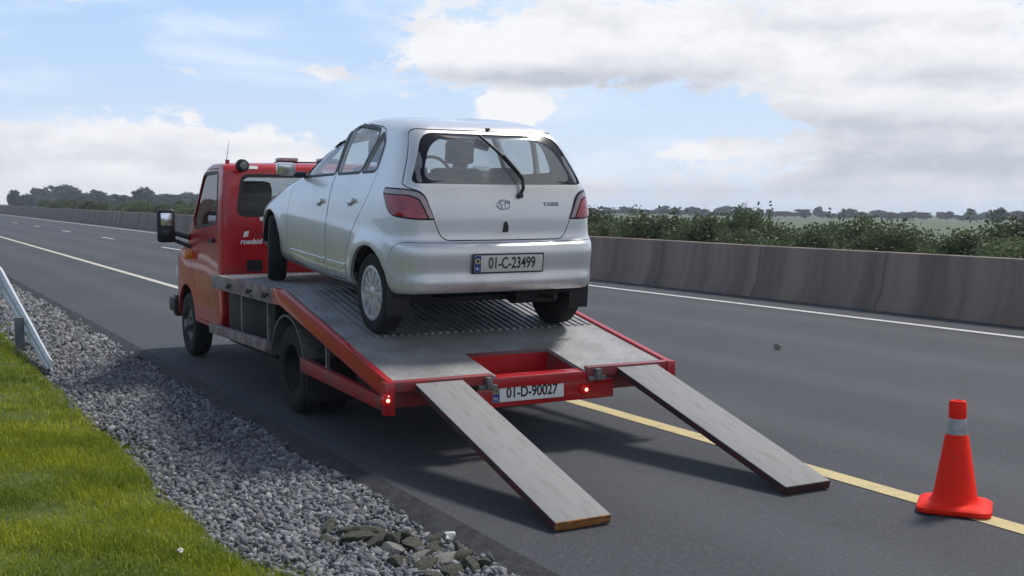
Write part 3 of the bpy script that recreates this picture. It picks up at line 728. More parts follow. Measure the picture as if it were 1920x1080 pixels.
m_ = MB()
for yc in (0.0, 2.37):
    for sx in (-1, 1): m_.lathe([(0, .52*sx), (.345, .52*sx), (.345, 1.0*sx), (0, 1.0*sx)], 40, 'x', Matrix.Translation((0, yc, .30)))
shell = boolean(shell, m_.mesh('arches'), 'DIFFERENCE')
# outlines
FW = round_poly([(.930,1.085),(1.66,1.000),(1.57,1.09),(1.12,1.435),(.975,1.460)], [.03,.03,.06,.05,.03])
RW = round_poly([(.860,1.092),(.415,1.140),(.330,1.39),(.38,1.453),(.897,1.462)], [.03,.03,.05,.05,.03])
QW = round_poly([(.372,1.145),(.135,1.172),(.165,1.36),(.285,1.432)], [.02,.05,.06,.02])
FD = round_poly([(.880,.285),(1.80,.275),(1.88,.60),(1.84,.90),(1.72,1.02),(1.60,1.12),(1.14,1.472),(.915,1.484)], [.03,.06,.1,.08,.03,.06,.06,.02])
RD = round_poly([(.872,.290),(.47,.320),(.42,.52),(.335,.72),(.12,1.0),(.095,1.15),(.135,1.37),(.265,1.458),(.39,1.479),(.907,1.484)], [.03,.06,.1,.12,.08,.08,.05,.05,.03,.02])
RG = round_poly([(-.695,1.122),(.695,1.122),(.540,1.464),(-.540,1.464)], [.05,.05,.09,.09], 8)
WS = round_poly([(-.62,1.02),(.62,1.02),(.52,1.42),(-.52,1.42)], .08)
TG = round_poly([(-.49,.735),(.49,.735),(.545,.86),(.615,1.06),(.738,1.10),(.590,1.486),(-.590,1.486),(-.738,1.10),(-.615,1.06),(-.545,.86)], [.06,.06,.05,.05,.03,.06,.06,.03,.05,.05], 8)
for s in (-1, 1):
    for P in (FW, RW, QW): shell = boolean(shell, MB().prism(P, 'x', s*.35, s*1.1).mesh('cut'), 'DIFFERENCE')
shell = boolean(shell, MB().prism(RG, 'y', -1.0, .16).mesh('cut'), 'DIFFERENCE')
shell = boolean(shell, MB().prism(WS, 'y', .85, 2.9).mesh('cut'), 'DIFFERENCE')
def split(body, poly, axis, a, b, gap=.0036):
    piece = boolean(body, MB().prism(grow(poly, -gap), axis, a, b).mesh('p'), 'INTERSECT')
    rest = boolean(body, MB().prism(grow(poly, gap), axis, a, b).mesh('q'), 'DIFFERENCE'); return piece, rest
tail, shell = split(shell, TG, 'y', -1.0, .12)
BP = round_poly([(-.9,.1),(-.9,.712),(-.40,.722),(-.335,.66),(-.29,.50),(-.22,.1)], [0,0,.04,.06,.06,0])
bump_, shell = split(shell, BP, 'x', -1.2, 1.2, .002)
doors = []
for s in (-1, 1):
    for P in (FD, RD):
        d_, shell = split(shell, P, 'x', s*.36, s*1.2); doors.append((s, P is FD, d_))
body = place(shell, 'body', M['silver'], CAR)
tailgate = place(tail, 'tailgate', M['silver'], CAR); place(bump_, 'rear_bumper', M['silver'], CAR)
SIDE = lambda s: dict(origin=(s*2, 0, 0), ax=(0,1,0), ay=(0,0,1), direction=(-s,0,0))
REAR = dict(origin=(0, -2, 0), ax=(1,0,0), ay=(0,0,1), direction=(0,1,0))
for s, front, me in doors:
    d_ = place(me, 'door', M['silver'], CAR)
    wins = (FW,) if front else (RW, QW)
    for P in wins:
        place(patch(CBVH, grow(P, .012), off=-.012, **SIDE(s)), 'window', M['glass'], d_)
        place(ring_patch(CBVH, grow(P, .009), .021, off=.0015, **SIDE(s)), 'window_seal', M['black_plastic'], d_)
    if front: place(patch(CBVH, round_poly([(.885,1.10),(.922,1.09),(.962,1.455),(.918,1.466)], .01), off=.002, **SIDE(s)), 'pillar_trim', M['black_plastic'], d_)
    hy, hz = (1.02, .835) if front else (.36, .905)
    hd = patch(CBVH, round_poly([(hy,hz+.004),(hy+.15,hz-.012),(hy+.15,hz+.022),(hy,hz+.04)], .016), off=.026, thick=.024, **SIDE(s)); h_ = place(hd, 'handle', M['silver'], d_)
    place(patch(CBVH, round_poly([(hy+.03,hz-.022),(hy+.12,hz-.032),(hy+.12,hz+.0),(hy+.03,hz+.01)], .014), off=.002, **SIDE(s)), 'handle_recess', M['trim'], d_)
    a, b = (.90, 1.78) if front else (.47, .86)
    zz = lambda y: .425-.045*(y-.39)
    place(patch(CBVH, round_poly([(a,zz(a)-.016),(b,zz(b)-.016),(b,zz(b)+.016),(a,zz(a)+.016)], .008), off=.013, thick=.013, **SIDE(s)), 'side_moulding', M['silver'], d_)
# rear window, border, wiper
place(patch(CBVH, grow(RG, .014), off=-.008, **REAR), 'rear_window', M['rear_glass'], tailgate)
def two_ring(A, B, off, origin, ax, ay, direction):
    V = []; n = len(A)
    for p in list(A)+list(B):
        h = CBVH.ray_cast(Vector(origin)+Vector(ax)*p[0]+Vector(ay)*p[1], Vector(direction)); V.append(tuple(h[0]+h[1]*off))
    return mesh_np('ring', V, [(i, (i+1)%n, n+(i+1)%n, n+i) for i in range(n)])
RGi = round_poly([(-.615,1.145),(.615,1.145),(.485,1.437),(-.485,1.437)], [.10,.10,.15,.15], 8)
place(two_ring(grow(RG, .006), RGi, -.003, **REAR), 'window_border', M['frit'], tailgate)
def on_rear(x, z, off):
    h = CBVH.ray_cast(Vector((x, -2, z)), Vector((0,1,0))); return h[0]+h[1]*off
wp_ = MB(); wp_.tube([on_rear(.115,1.045,.012), on_rear(.135,1.09,.035), on_rear(.14,1.15,.04), on_rear(.11,1.20,.04), on_rear(.03,1.305,.04)], [.014,.013,.013,.011,.008], 8)
wp_.tube([on_rear(.15,1.155,.014), on_rear(.12,1.20,.016), on_rear(.02,1.325,.016), on_rear(-.105,1.452,.012)], [.011,.013,.013,.009], 8)
wp_.tube([on_rear(.115,1.045,.0), on_rear(.115,1.045,.03)], .020, 12)
wp_.build('wiper', M['black_plastic'], CAR)
MB().box(-.012,.012,-.16,-.08,1.494,1.508,.004).build('washer_nozzle', M['black_plastic'], CAR)
# latch, badges
lt = patch(CBVH, round_poly([(-.022,.79),(.016,.79),(.020,.83),(.004,.868),(-.012,.862)], .012), off=.012, thick=.012, step=.02, **REAR); place(lt, 'tailgate_latch', M['black_plastic'], tailgate)
def ellipse(cx_, cz, a, b, n=28): return [(cx_+a*math.cos(2*math.pi*i/n), cz+b*math.sin(2*math.pi*i/n)) for i in range(n)]
eb = MB()
for (cx_, cz, a, b) in ((-.015,.985,.052,.034),(-.015,.985,.018,.032),(-.015,.998,.034,.013)):
    eb.tube([on_rear(x, z, .005) for x, z in ellipse(cx_, cz, a, b)], .0045, 6, closed=True)
eb.build('emblem', M['chrome'], tailgate)
def rear_text(s, cx_, cz, size, material, name, parent, off=.004, sx=1.0, bold=0.0):
    me = text_mesh(s, size, .002, bold, sx); v = np.array([q.co[:] for q in me.vertices])
    h = CBVH.ray_cast(Vector((cx_, -2, cz)), Vector((0,1,0))); n = h[1]; p = h[0]
    for q in me.vertices:
        hh = CBVH.ray_cast(Vector((cx_+q.co.x, -2, cz+q.co.y)), Vector((0,1,0))); q.co = hh[0]+hh[1]*(off+q.co.z)
    return place(me, name, material, parent)
rear_text('YARIS', .385, .985, .042, M['trim'], 'badge_lettering', tailgate, sx=1.25)
# number plate on the bumper
def number_plate(parent, y, x0, x1, z0, z1, txt, white, band, bsx, tsize, bold=.0015, frame=True):
    pl = MB().box(x0, x1, y-.006, y, z0, z1, .004).build('number_plate', white, parent)
    if frame: MB().box(x0-.010, x1+.010, y-.004, y+.012, z0-.010, z1+.010, .003).build('plate_surround', M['black_plastic'], pl)
    MB().box(x0+.003, x0+band, y-.0075, y-.0055, z0+.003, z1-.003).build('country_band', M['plate_blue'], pl)
    st = MB()
    for k in range(12):
        a = 2*math.pi*k/12; r_ = (z1-z0)*.14; st.box(x0+band*.5+r_*math.cos(a)-.0035, x0+band*.5+r_*math.cos(a)+.0035, y-.0085, y-.007, z0+(z1-z0)*.66+r_*math.sin(a)-.0035, z0+(z1-z0)*.66+r_*math.sin(a)+.0035)
    st.build('star_ring', M['yellow_star'], pl)
    rot = Matrix.Rotation(R(90), 4, 'X')
    t = text_mesh('IRL', (z1-z0)*.26, .001, .0, .8); t.transform(Matrix.Translation((x0+band*.5, y-.0085, z0+(z1-z0)*.22)) @ rot); place(t, 'country_letters', M['white'], pl)
    t = text_mesh(txt, tsize, .001, bold, bsx); t.transform(Matrix.Translation(((x0+band+x1)/2, y-.007, (z0+z1)/2)) @ rot); place(t, 'plate_characters', M['plate_ink'], pl)
    return pl
number_plate(CAR, -.574, -.285, .265, .520, .640, '01-C-23499', M['plate'], .050, .70, .112)
# tail lamps: seen from the rear corner
for s in (-1, 1):
    a_ = R(38); ax = (s*math.cos(a_), -math.sin(a_)*-1*1, 0)
    ax = Vector((s*math.cos(a_), math.sin(a_), 0)); dr = Vector((-s*math.sin(a_), math.cos(a_), 0)); org = Vector((0,0,0))-dr*2.5
    def q(x, y): return x*math.cos(a_)+y*math.sin(a_)
    i_t, i_b, o_t, o_b = q(.622,-.44), q(.55,-.465), q(.80,-.125), q(.815,-.225)
    LP = [(i_b,.876),(i_b+.10,.874),(o_b-.06,.886),(o_b-.012,.92),(o_t-.002,1.03),(o_t-.012,1.074),(i_t+.13,1.086),(i_t+.01,1.066)]
    LP = round_poly(LP, [.015,.05,.06,.05,.05,.03,.09,.06])
    kw = dict(origin=org, ax=ax, ay=(0,0,1), direction=dr)
    lamp = place(patch(CBVH, LP, off=.004, thick=.004, step=.03, **kw), 'tail_lamp', M['black_plastic'], CAR)
    red = round_poly([(i_b+.050,.888),(i_b+.10,.886),(o_b-.065,.898),(o_b-.026,.928),(o_t-.020,1.025),(i_t+.11,1.034),(i_t+.040,1.012)], [.015,.04,.04,.04,.03,.05,.05])
    place(patch(CBVH, red, off=.014, thick=.010, step=.03, **kw), 'red_lens', M['red_lens'], lamp)
    clr = round_poly([(i_b+.010,.887),(i_b+.040,.887),(i_t+.032,1.018),(i_t+.10,1.043),(o_t-.020,1.034),(o_t-.026,1.062),(i_t+.12,1.074),(i_t+.020,1.054)], [.010,.010,.03,.06,.01,.02,.06,.05])
    place(patch(CBVH, clr, off=.014, thick=.010, step=.03, **kw), 'clear_lens', M['clear_lens'], lamp)
# windscreen
place(patch(CBVH, grow(WS, .012), (0,5,0), (1,0,0), (0,0,1), (0,-1,0), off=-.01), 'windscreen', M['glass'], CAR)
# mirrors
for s in (-1, 1):
    mm = MB().box(-.078,.078,-.05,.05,-.052,.052,.026).build('mirror', M['silver'], CAR, (s*.915, 1.70, 1.055), (0, 0, s*R(10)))
    MB().box(-.063,.063,-.0545,-.047,-.040,.040,.002).build('mirror_glass', M['chrome'], mm)
    MB().box(-.05,.05,-.02,.03,-.03,.015,.01).build('mirror_arm', M['black_plastic'], mm, (-s*.12, .0, -.035))
# wheels
def arch_liner(y, z, r_, x0, x1, parent):
    an = np.linspace(R(2), R(178), 24)
    return MB().prism([(y+r_*math.cos(a), z+r_*math.sin(a)) for a in an]+[(y+(r_-.012)*math.cos(a), z+(r_-.012)*math.sin(a)) for a in an[::-1]], 'x', x0, x1).build('wheel_arch_liner', M['chassis'], parent)
def car_wheel(x, y, s):
    w = MB().lathe([(.19,-.075),(.245,-.083),(.272,-.078),(.288,-.062),(.293,-.03),(.293,.03),(.288,.062),(.272,.078),(.245,.083),(.19,.075)], 56, 'x', closed=True).build('wheel', M['rubber'], CAR, (x, y, .2955), (0, 0, R(-17) if y > 1 else 0))
    rm = MB().lathe([(.0,.030*s),(.05,.034*s),(.06,.028*s),(.165,.048*s),(.180,.070*s),(.197,.076*s),(.199,.06*s),(.199,-.06*s),(.0,-.06*s)], 56, 'x').build('rim', M['chassis'], w)
    hc = MB()
    for k in range(12):
        a = 2*math.pi*k/12; rot = Matrix.Rotation(a, 4, 'X')
        p = [(-.016,.045),(.016,.045),(.030,.172),(-.030,.172)]
        hc.prism(round_poly(p, .012, 3), 'x', s*.036, s*(.072), .005, rot)
    hc.lathe([(0,.080*s),(.03,.079*s),(.052,.070*s),(.055,.04*s)], 32, 'x')
    hc.lathe([(.168,.062*s),(.172,.078*s),(.190,.082*s),(.199,.078*s),(.200,.05*s)], 56, 'x')
    hc.build('hubcap', M['hubcap'], w)
    return w
for y in (0, 2.37):
    for s in (-1, 1):
        car_wheel(s*(.735 if y < 1 else .760), y, s)
        arch_liner(y, .30, .350, *sorted((s*.50, s*.79)), CAR)
for s in (-1, 1): MB().box(s*.745-.085, s*.745+.085, -.335, -.322, .185, .40, .004).build('mud_flap', M['black_plastic'], CAR)
ub = MB().box(-.60,.60,-.20,2.8,.245,.28); ub.tube([(-.62,0,.30),(.62,0,.30)], .03, 10); ub.tube([(.20,-.26,.30),(.56,-.26,.30)], .075, 14); ub.tube([(.40,-.32,.29),(.44,-.50,.30)], .020, 8)
ub.build('underbody', M['chassis'], CAR)
# cabin
MB().box(-.62,.62,.38,1.0,.45,.62,.06).box(-.60,.60,.25,.40,.50,1.05,.05).build('rear_seat', M['interior'], CAR)
for s in (-1, 1):
    fs = MB().box(-.23,.23,1.10,1.60,.42,.58,.05).box(-.23,.23,.98,1.10,.50,1.13,.05, Matrix.Translation((0,-.0,0))).build('front_seat', M['seat'], CAR, (s*.34, 0, 0))
    MB().box(-.125,.125,.95,1.03,1.17,1.36,.035).box(-.05,-.035,.98,1.0,1.1,1.2).box(.035,.05,.98,1.0,1.1,1.2).build('headrest', M['seat'], fs)
    MB().box(s*.38-.11, s*.38+.11, .27, .34, 1.06, 1.19, .03).build('rear_headrest', M['interior'], CAR)
MB().box(-.66,.66,1.55,2.0,.70,.96,.06).build('dashboard', M['interior'], CAR)
sw = MB(); sw.tube([(.34+.18*math.cos(a), 1.50+.05*math.sin(a), 1.02+.17*math.sin(a)) for a in np.linspace(0, 2*math.pi, 28, endpoint=False)], .015, 8, closed=True); sw.box(.30,.38,1.49,1.56,.98,1.05,.01)
sw.build('steering_wheel', M['interior'], CAR)
MB().box(-.62,.62,-.30,2.0,.42,.44).build('cabin_floor', M['interior'], CAR)
MB().prism(round_poly([(-.12,1.40),(.12,1.40),(.11,1.46),(-.11,1.46)], .02), 'y', 1.28, 1.30).build('rear_view_mirror', M['interior'], CAR)

# ------------------------------------------------------------------ the red recovery truck
TR = thing('recovery_truck', 'red flatbed recovery truck with sloping beaver-tail deck, carrying the silver car', 'truck', (TX, TY, 0), (0, 0, R(-.35)))
zt = lambda y: .535+min(y, 2.253)*SL
def slopebox(mb, x0, x1, y0, y1, zlo, zhi, bev=0.0):
    """a bar that follows the slope of the deck (zlo, zhi measured from the deck top)"""
    ys_ = [y0]+([2.253] if y0 < 2.253 < y1 else [])+[y1]
    top = [(y, zt(y)+zhi) for y in ys_]; bot = [(y, zt(y)+zlo) for y in ys_][::-1]
    return mb.prism(top+bot, 'x', x0, x1, bev)
CX0, CX1, CY0, CY1 = -.325, .352, .075, .49
dm = MB()
for (x0, x1, y0, y1) in ((-1.06, CX0, .0, .95), (CX1, 1.06, .0, .95), (CX0, CX1, CY1, .95)): slopebox(dm, x0, x1, y0, y1, -.03, -.002)
deckp = dm.build('tail_plate', M['deck_smooth'], TR)
# small raised chequer bars on the tail plate
tb = bmesh.new(); pos = []
yy = .05; row = 0
while yy < 2.2:
    x = -1.02+(row % 2)*.045
    while x < 1.03:
        if not (CX0-.02 < x < CX1+.02 and yy < CY1+.02) and yy < .93: pos.append((x, yy, row))
        x += .09
    yy += .045; row += 1
hx = np.array([(-.020,-.004,0),(.020,-.004,0),(.020,.004,0),(-.020,.004,0),(-.015,-.001,.0028),(.015,-.001,.0028),(.015,.001,.0028),(-.015,.001,.0028)])
hf = np.array([(4,5,6,7),(0,1,5,4),(1,2,6,5),(2,3,7,6),(3,0,4,7)])
vv = []; ff = []
for k, (x, y, r_) in enumerate(pos):
    a = R(40) if (r_ + int(round(x/.045))) % 2 else R(-40); c_, s_ = math.cos(a), math.sin(a)
    P = np.c_[hx[:,0]*c_-hx[:,1]*s_+x, hx[:,0]*s_+hx[:,1]*c_+y, hx[:,2]]; P[:,2] += np.array([zt(q) for q in P[:,1]])-.003; vv.append(P); ff.append(hf+k*8)
link('tread_bars', mesh_np('tread_bars', np.vstack(vv), np.vstack(ff), [M['deck_smooth']]), deckp)
dk = MB(); slopebox(dk, -1.06, 1.06, .952, 4.45, -.03, -.002); deck = dk.build('deck', M['deck'], TR)
rb = MB()
for x in np.arange(-1.03, 1.04, .062): slopebox(rb, x-.013, x+.013, .96, 4.43, -.001, .007)
rb.build('deck_ribs', M['deck'], deck)
# side rails
for s in (-1, 1):
    a, b = sorted((s*1.062, s*1.108)); m1 = MB(); slopebox(m1, a, b, -.005, 2.45, -.115, .014, .004); rl = m1.build('side_rail', M['red'], TR)
    a, b = sorted((s*1.058, s*1.104)); m1 = MB(); slopebox(m1, a, b, 2.452, 4.44, -.12, .012, .004); m1.build('side_rail', M['rail_grey'], TR)
    for y in (2.62, 3.1, 3.75): MB().tube([(s*1.11, y-.05, .93), (s*1.135, y-.03, .90), (s*1.135, y+.03, .90), (s*1.11, y+.05, .93)], .009, 6).build('lashing_hook', M['chassis'], TR)
    # lower side bars
    a, b = sorted((s*1.065, s*1.12))
    MB().prism([(.10,.352),(1.72,.395),(1.72,.500),(.10,.440)], 'x', a, b, .006).build('side_bar', M['red_dirty'], TR)
    MB().prism([(2.62,.44),(4.50,.415),(4.50,.502),(2.62,.535)], 'x', a, b, .006).build('side_bar', M['rail_grey'], TR)
    for y in (1.22, 2.66, 3.45): MB().box(s*1.075-.012, s*1.075+.012, y-.018, y+.018, .42, zt(y)-.11).build('side_post', M['steel'], TR)
    # corner post of the tail
    MB().box(s*1.10-.035, s*1.10+.035, -.02, .05, .335, .548, .006).build('corner_post', M['red'], TR)
# tail: edge beam, bumper beam and brackets
MB().prism([(-.012,.545),(.028,.553),(.028,.488),(-.012,.480)], 'x', -1.064, CX0-.03, .003).build('tail_edge', M['red_dirty'], TR)
MB().prism([(-.012,.545),(.028,.553),(.028,.488),(-.012,.480)], 'x', CX1+.03, 1.064, .003).build('tail_edge', M['red_dirty'], TR)
MB().prism([(-.005,.520),(.07,.535),(.07,.455),(-.005,.448)], 'x', CX0-.10, CX1+.05, .006).build('tail_bar', M['red'], TR)
MB().box(-1.06,1.06,.10,.20,.36,.46,.006).build('cross_member', M['red_dirty'], TR)
MB().box(-.46,.62,.015,.05,.318,.452,.004).build('lamp_panel', M['red'], TR)
for x in (-.40, .46): MB().box(x-.07, x+.07, -.03, .09, .452, .482, .004).box(x-.02, x+.02, -.055, .02, .46, .535, .004).build('ramp_bracket', M['steel'], TR)
wl = MB().box(CX0-.03, CX1+.03, CY1+.0, CY1+.02, .40, zt(CY1)-.003).build('well_panel', M['red'], TR)
for x in (CX0-.012, CX1+.012): 
    m1 = MB(); slopebox(m1, x-.011, x+.011, .03, CY1, -.16, -.004); m1.build('well_side', M['red_dirty'], TR)
MB().box(-.9,.9,.52,.60,.30,.52).build('cross_member', M['chassis'], TR)
npl = number_plate(TR, .012, -.350, .205, .352, .468, '01-D-90027', M['plate_bright'], .05, .82, .100, bold=.0020, frame=False)
npl.rotation_euler = (0, 0, 0)
for (x, z) in ((-1.128, .440), (.372, .392)):
    lm = MB().lathe([(0,-.030),(.026,-.028),(.038,-.012),(.040,.0),(0,.0)], 24, 'y').build('tail_lamp', M['lamp_red'], TR, (x, .008 if x > 0 else -.022, z))
    MB().lathe([(0,-.012),(.011,-.009),(.014,0),(0,0)], 16, 'y').build('bulb', M['lamp_on'], lm, (0, -.026, 0))
# chassis
for s in (-1, 1):
    MB().prism([(.5,.42),(.5,.54),(2.2,.80),(4.6,.80),(4.6,.62),(2.2,.60),(1.3,.45)], 'x', s*.42-.03, s*.42+.03).build('chassis_rail', M['chassis'], TR)
ch = MB()
for y in (1.0, 1.6, 3.0, 3.7, 4.3): ch.box(-1.05,1.05,y-.04,y+.04,zt(y)-.14,zt(y)-.04)
ch.box(-.75,-.2,2.9,3.7,.42,.75,.04); ch.tube([(.3,3.0,.5),(.3,4.2,.5)], .13, 14)
ch.build('chassis_frame', M['chassis'], TR)
for (nm, x0, x1, y0, y1, z0, z1) in (('shade_box_left', -.98,-.50,2.80,4.30,.34,.84), ('shade_box_right', .45,.98,2.75,4.2,.36,.82), ('shade_box_middle', -.45,.45,3.2,4.4,.32,.80), ('shade_box_tail', -.5,.5,.95,1.55,.26,.52)): MB().box(x0,x1,y0,y1,z0,z1,.03).build(nm, M['chassis'], TR)  # dark boxes added to block light and blacken the space under the deck
WY, FY = 2.16, 6.02
ax_ = MB().tube([(-.85,WY,.36),(.85,WY,.36)], .06, 12); ax_.lathe([(0,-.16),(.13,-.10),(.16,0),(.13,.10),(0,.16)], 20, 'y', Matrix.Translation((0,WY,.36))); ax_.build('rear_axle', M['chassis'], TR)
def truck_wheel(x, y, s, r_, dual):
    prf = [(.19,-.085),(.26,-.098),(.32,-.092),(r_-.008,-.075),(r_,-.04),(r_,.04),(r_-.008,.075),(.32,.092),(.26,.098),(.19,.085)]
    m1 = MB().lathe(prf, 56, 'x', closed=True)
    if dual: m1.lathe(prf, 56, 'x', Matrix.Translation((-s*.22,0,0)), closed=True)
    w = m1.build('wheel', M['rubber'], TR, (x, y, r_))
    d_ = -.055 if dual else .065
    rm = MB().lathe([(.0,d_*s),(.09,d_*s),(.10,(d_-.02)*s if not dual else (d_+.0)*s),(.165,(d_-.01)*s),(.185,.06*s),(.20,.088*s),(.205,.06*s),(.205,-.08*s),(0,-.08*s)], 40, 'x'); rm.lathe([(0,(d_+.07)*s),(.055,(d_+.065)*s),(.065,d_*s)], 20, 'x')
    for k in range(6):
        a = 2*math.pi*k/6; rm.tube([((d_-.01)*s, .082*math.cos(a), .082*math.sin(a)), ((d_+.03)*s, .082*math.cos(a), .082*math.sin(a))], .012, 6)
    rm.build('rim', M['steel'] if not dual else M['chassis'], w)
    return w
for s in (-1, 1):
    truck_wheel(s*.955, WY, s, .355, True); truck_wheel(s*.87, FY, s, .345, False)
    pts = [(a, .43) for a in np.linspace(R(8), R(172), 24)]
    g_ = MB(); arc = [(WY-.43*math.cos(a), .36+.43*math.sin(a)) for a, _ in pts]; inn = [(WY-.415*math.cos(a), .36+.415*math.sin(a)) for a, _ in pts][::-1]
    g_.prism(arc+inn, 'x', *sorted((s*.66, s*1.085))).build('mudguard', M['steel'], TR)
    MB().box(s*.90-.2, s*.90+.2, 1.62, 1.635, .16, .50, .003).build('mud_flap', M['black_plastic'], TR)

# cab: a hollow shell cut for windows, door and wheel arches
prof = [(4.50,.55),(4.50,1.50),(4.525,2.00),(4.56,2.055),(4.68,2.078),(5.00,2.082),(5.22,2.045),(5.32,1.98),(5.78,1.42),(5.92,1.28),(6.20,1.19),(6.56,1.06),(6.74,.92),(6.82,.70),(6.82,.42),(6.44,.40),(5.50,.40),(4.60,.40)]
prof = round_poly(prof, .05, 3)
def cab_outer():
    n = len(prof); V = []; F = []; cy, cz = 5.50, 1.05
    def hwid(y, z):
        hw = .985 if z < 1.25 else .985-.050*((z-1.25)/.83)**1.35
        return hw-.10*max(0, (y-6.2)/.6)**2
    # (share of half width, pull towards the centre in metres, share of the way to the centre)
    half = [(0,0,0),(.3,0,0),(.6,0,0),(.82,0,0),(.95,.002,0),(.985,.010,0),(.996,.022,0),(1.0,.040,0),(1.0,.040,.12),(1.0,.040,.3),(1.0,.040,.55),(1.0,.040,.8)]
    rows = [(-x, p, q) for x, p, q in half[:0:-1]]+half
    for xs_, p_, q_ in rows:
        for (y, z) in prof:
            dy, dz = cy-y, cz-z; L = math.hypot(dy, dz)
            yy = y+dy/L*p_; zz = z+dz/L*p_
            yy += (cy-yy)*q_; zz += (cz-zz)*q_
            if q_ == 0:
                if z > 2.0: zz -= .015*xs_**2
                if y > 6.3: yy -= .10*xs_**2
            V.append((xs_*hwid(yy, zz), yy, zz))
    m = len(rows)
    for i in range(m-1):
        for j in range(n): F.append((i*n+j, i*n+(j+1)%n, (i+1)*n+(j+1)%n, (i+1)*n+j))
    V += [(-hwid(cy, cz), cy, cz), (hwid(cy, cz), cy, cz)]; c0 = len(V)-2
    F += [((j+1)%n, j, c0) for j in range(n)]+[((m-1)*n+j, (m-1)*n+(j+1)%n, c0+1) for j in range(n)]
    me = mesh_np('cab', V, F); b = bmesh.new(); b.from_mesh(me)
    bmesh.ops.recalc_face_normals(b, faces=b.faces[:]); bmesh.ops.triangulate(b, faces=b.faces[:]); b.to_mesh(me); b.free(); return me
co = cab_outer(); _b = bmesh.new(); _b.from_mesh(co); TBVH = BVHTree.FromBMesh(_b); _b.free()
cs = solidify(co, .03)
for s in (-1, 1): cs = boolean(cs, MB().lathe([(0, .60*s), (.415, .60*s), (.415, 1.1*s), (0, 1.1*s)], 40, 'x', Matrix.Translation((0, FY, .37))).mesh('arch'), 'DIFFERENCE')
BW = round_poly([(-.80,1.565),(.80,1.565),(.75,1.925),(-.75,1.925)], .06)
DW = round_poly([(4.72,1.48),(5.60,1.42),(5.66,1.50),(5.31,1.93),(5.24,1.955),(4.74,1.965)], [.05,.05,.04,.05,.03,.05])
VW = round_poly([(-.82,1.46),(.82,1.46),(.74,1.95),(-.74,1.95)], .08)
DD = round_poly([(4.66,.46),(5.49,.46),(5.56,.75),(5.80,1.05),(5.79,1.36),(5.36,1.965),(5.27,2.005),(4.69,2.015)], [.08,.05,.08,.06,.06,.04,.04,.06])
cs = boolean(cs, MB().prism(BW, 'y', 4.3, 4.66).mesh('cut'), 'DIFFERENCE')
cs = boolean(cs, MB().prism(VW, 'y', 5.1, 6.2).mesh('cut'), 'DIFFERENCE')
for s in (-1, 1): cs = boolean(cs, MB().prism(DW, 'x', s*.5, s*1.2).mesh('cut'), 'DIFFERENCE')
cd = []
for s in (-1, 1): d_, cs = split(cs, DD, 'x', s*.80, s*1.2, .004); cd.append((s, d_))
cab = place(cs, 'cab', M['red'], TR, 30)
TS = lambda s: dict(origin=(s*2,0,0), ax=(0,1,0), ay=(0,0,1), direction=(-s,0,0)); TB = dict(origin=(0,3,0), ax=(1,0,0), ay=(0,0,1), direction=(0,1,0))
for s, me in cd:
    d_ = place(me, 'cab_door', M['red'], TR, 30)
    place(patch(TBVH, grow(DW, .012), off=-.012, **TS(s)), 'window', M['dark_glass'], d_)
    place(ring_patch(TBVH, grow(DW, .012), .03, off=.002, **TS(s)), 'window_seal', M['black_plastic'], d_)
    place(patch(TBVH, round_poly([(4.76,1.28),(4.94,1.27),(4.94,1.31),(4.76,1.32)], .015), off=.03, thick=.028, **TS(s)), 'handle', M['black_plastic'], d_)
place(patch(TBVH, grow(BW, .012), off=-.012, **TB), 'rear_window', M['dark_glass'], cab)
place(ring_patch(TBVH, grow(BW, .014), .034, off=.002, **TB), 'window_seal', M['black_plastic'], cab)
place(patch(TBVH, grow(VW, .012), (0,9,0), (1,0,0), (0,0,1), (0,-1,0), off=-.012), 'windscreen', M['dark_glass'], TR)
# cab interior
MB().box(-.86,.86,4.60,4.72,.9,1.69,.05).box(-.86,.86,4.70,5.15,.85,1.02,.05).build('bench_seat', M['interior'], TR)
for x in (-.60, .05, .56): MB().box(x-.17, x+.17, 4.61, 4.72, 1.66, 1.89, .08).build('headrest', M['interior'], TR)
MB().box(-.86,.86,5.45,5.90,1.0,1.38,.06).build('dashboard', M['interior'], TR)
sw = MB(); sw.tube([(.45+.20*math.cos(a), 5.33+.10*math.sin(a), 1.42+.17*math.sin(a)) for a in np.linspace(0, 2*math.pi, 28, endpoint=False)], .016, 8, closed=True); sw.build('steering_wheel', M['interior'], TR)
# things on the back of the cab
wlp = MB().lathe([(0,-.09),(.045,-.085),(.060,-.07),(.064,-.02),(.045,.03),(0,.03)], 28, 'y').build('work_lamp', M['chassis'], TR, (-.785, 4.47, 2.035))
MB().lathe([(0,-.012),(.034,-.008),(.038,0),(0,0)], 24, 'y').build('lamp_glass', M['steel'], wlp, (0,-.084,0))
place(patch(TBVH, round_poly([(-.72,2.005),(-.60,2.005),(-.60,2.035),(-.72,2.035)], .008), off=.003, step=.02, **TB), 'roof_sticker', M['white'], cab)
place(patch(TBVH, round_poly([(-.60,1.495),(-.40,1.495),(-.40,1.535),(-.60,1.535)], .006), off=.003, step=.02, **TB), 'sticker', M['white'], cab)
def cab_text(s, cx_, cz, size, material, name, sx=1.0, bold=0.0, shear=0.0):
    me = text_mesh(s, size, .0015, bold, sx)
    for q in me.vertices:
        px = cx_+q.co.x+shear*q.co.y; h = TBVH.ray_cast(Vector((px, 3, cz+q.co.y)), Vector((0,1,0))); q.co = h[0]+h[1]*(.003+q.co.z)
    return place(me, name, material, cab)
cab_text('roadsider', -.655, 1.292, .072, M['white'], 'lettering', 1.0, .002, .25)
place(patch(TBVH, [(-.77,1.335),(-.72,1.345),(-.71,1.40),(-.755,1.39)], off=.003, step=.02, **TB), 'emblem', M['white'], cab)
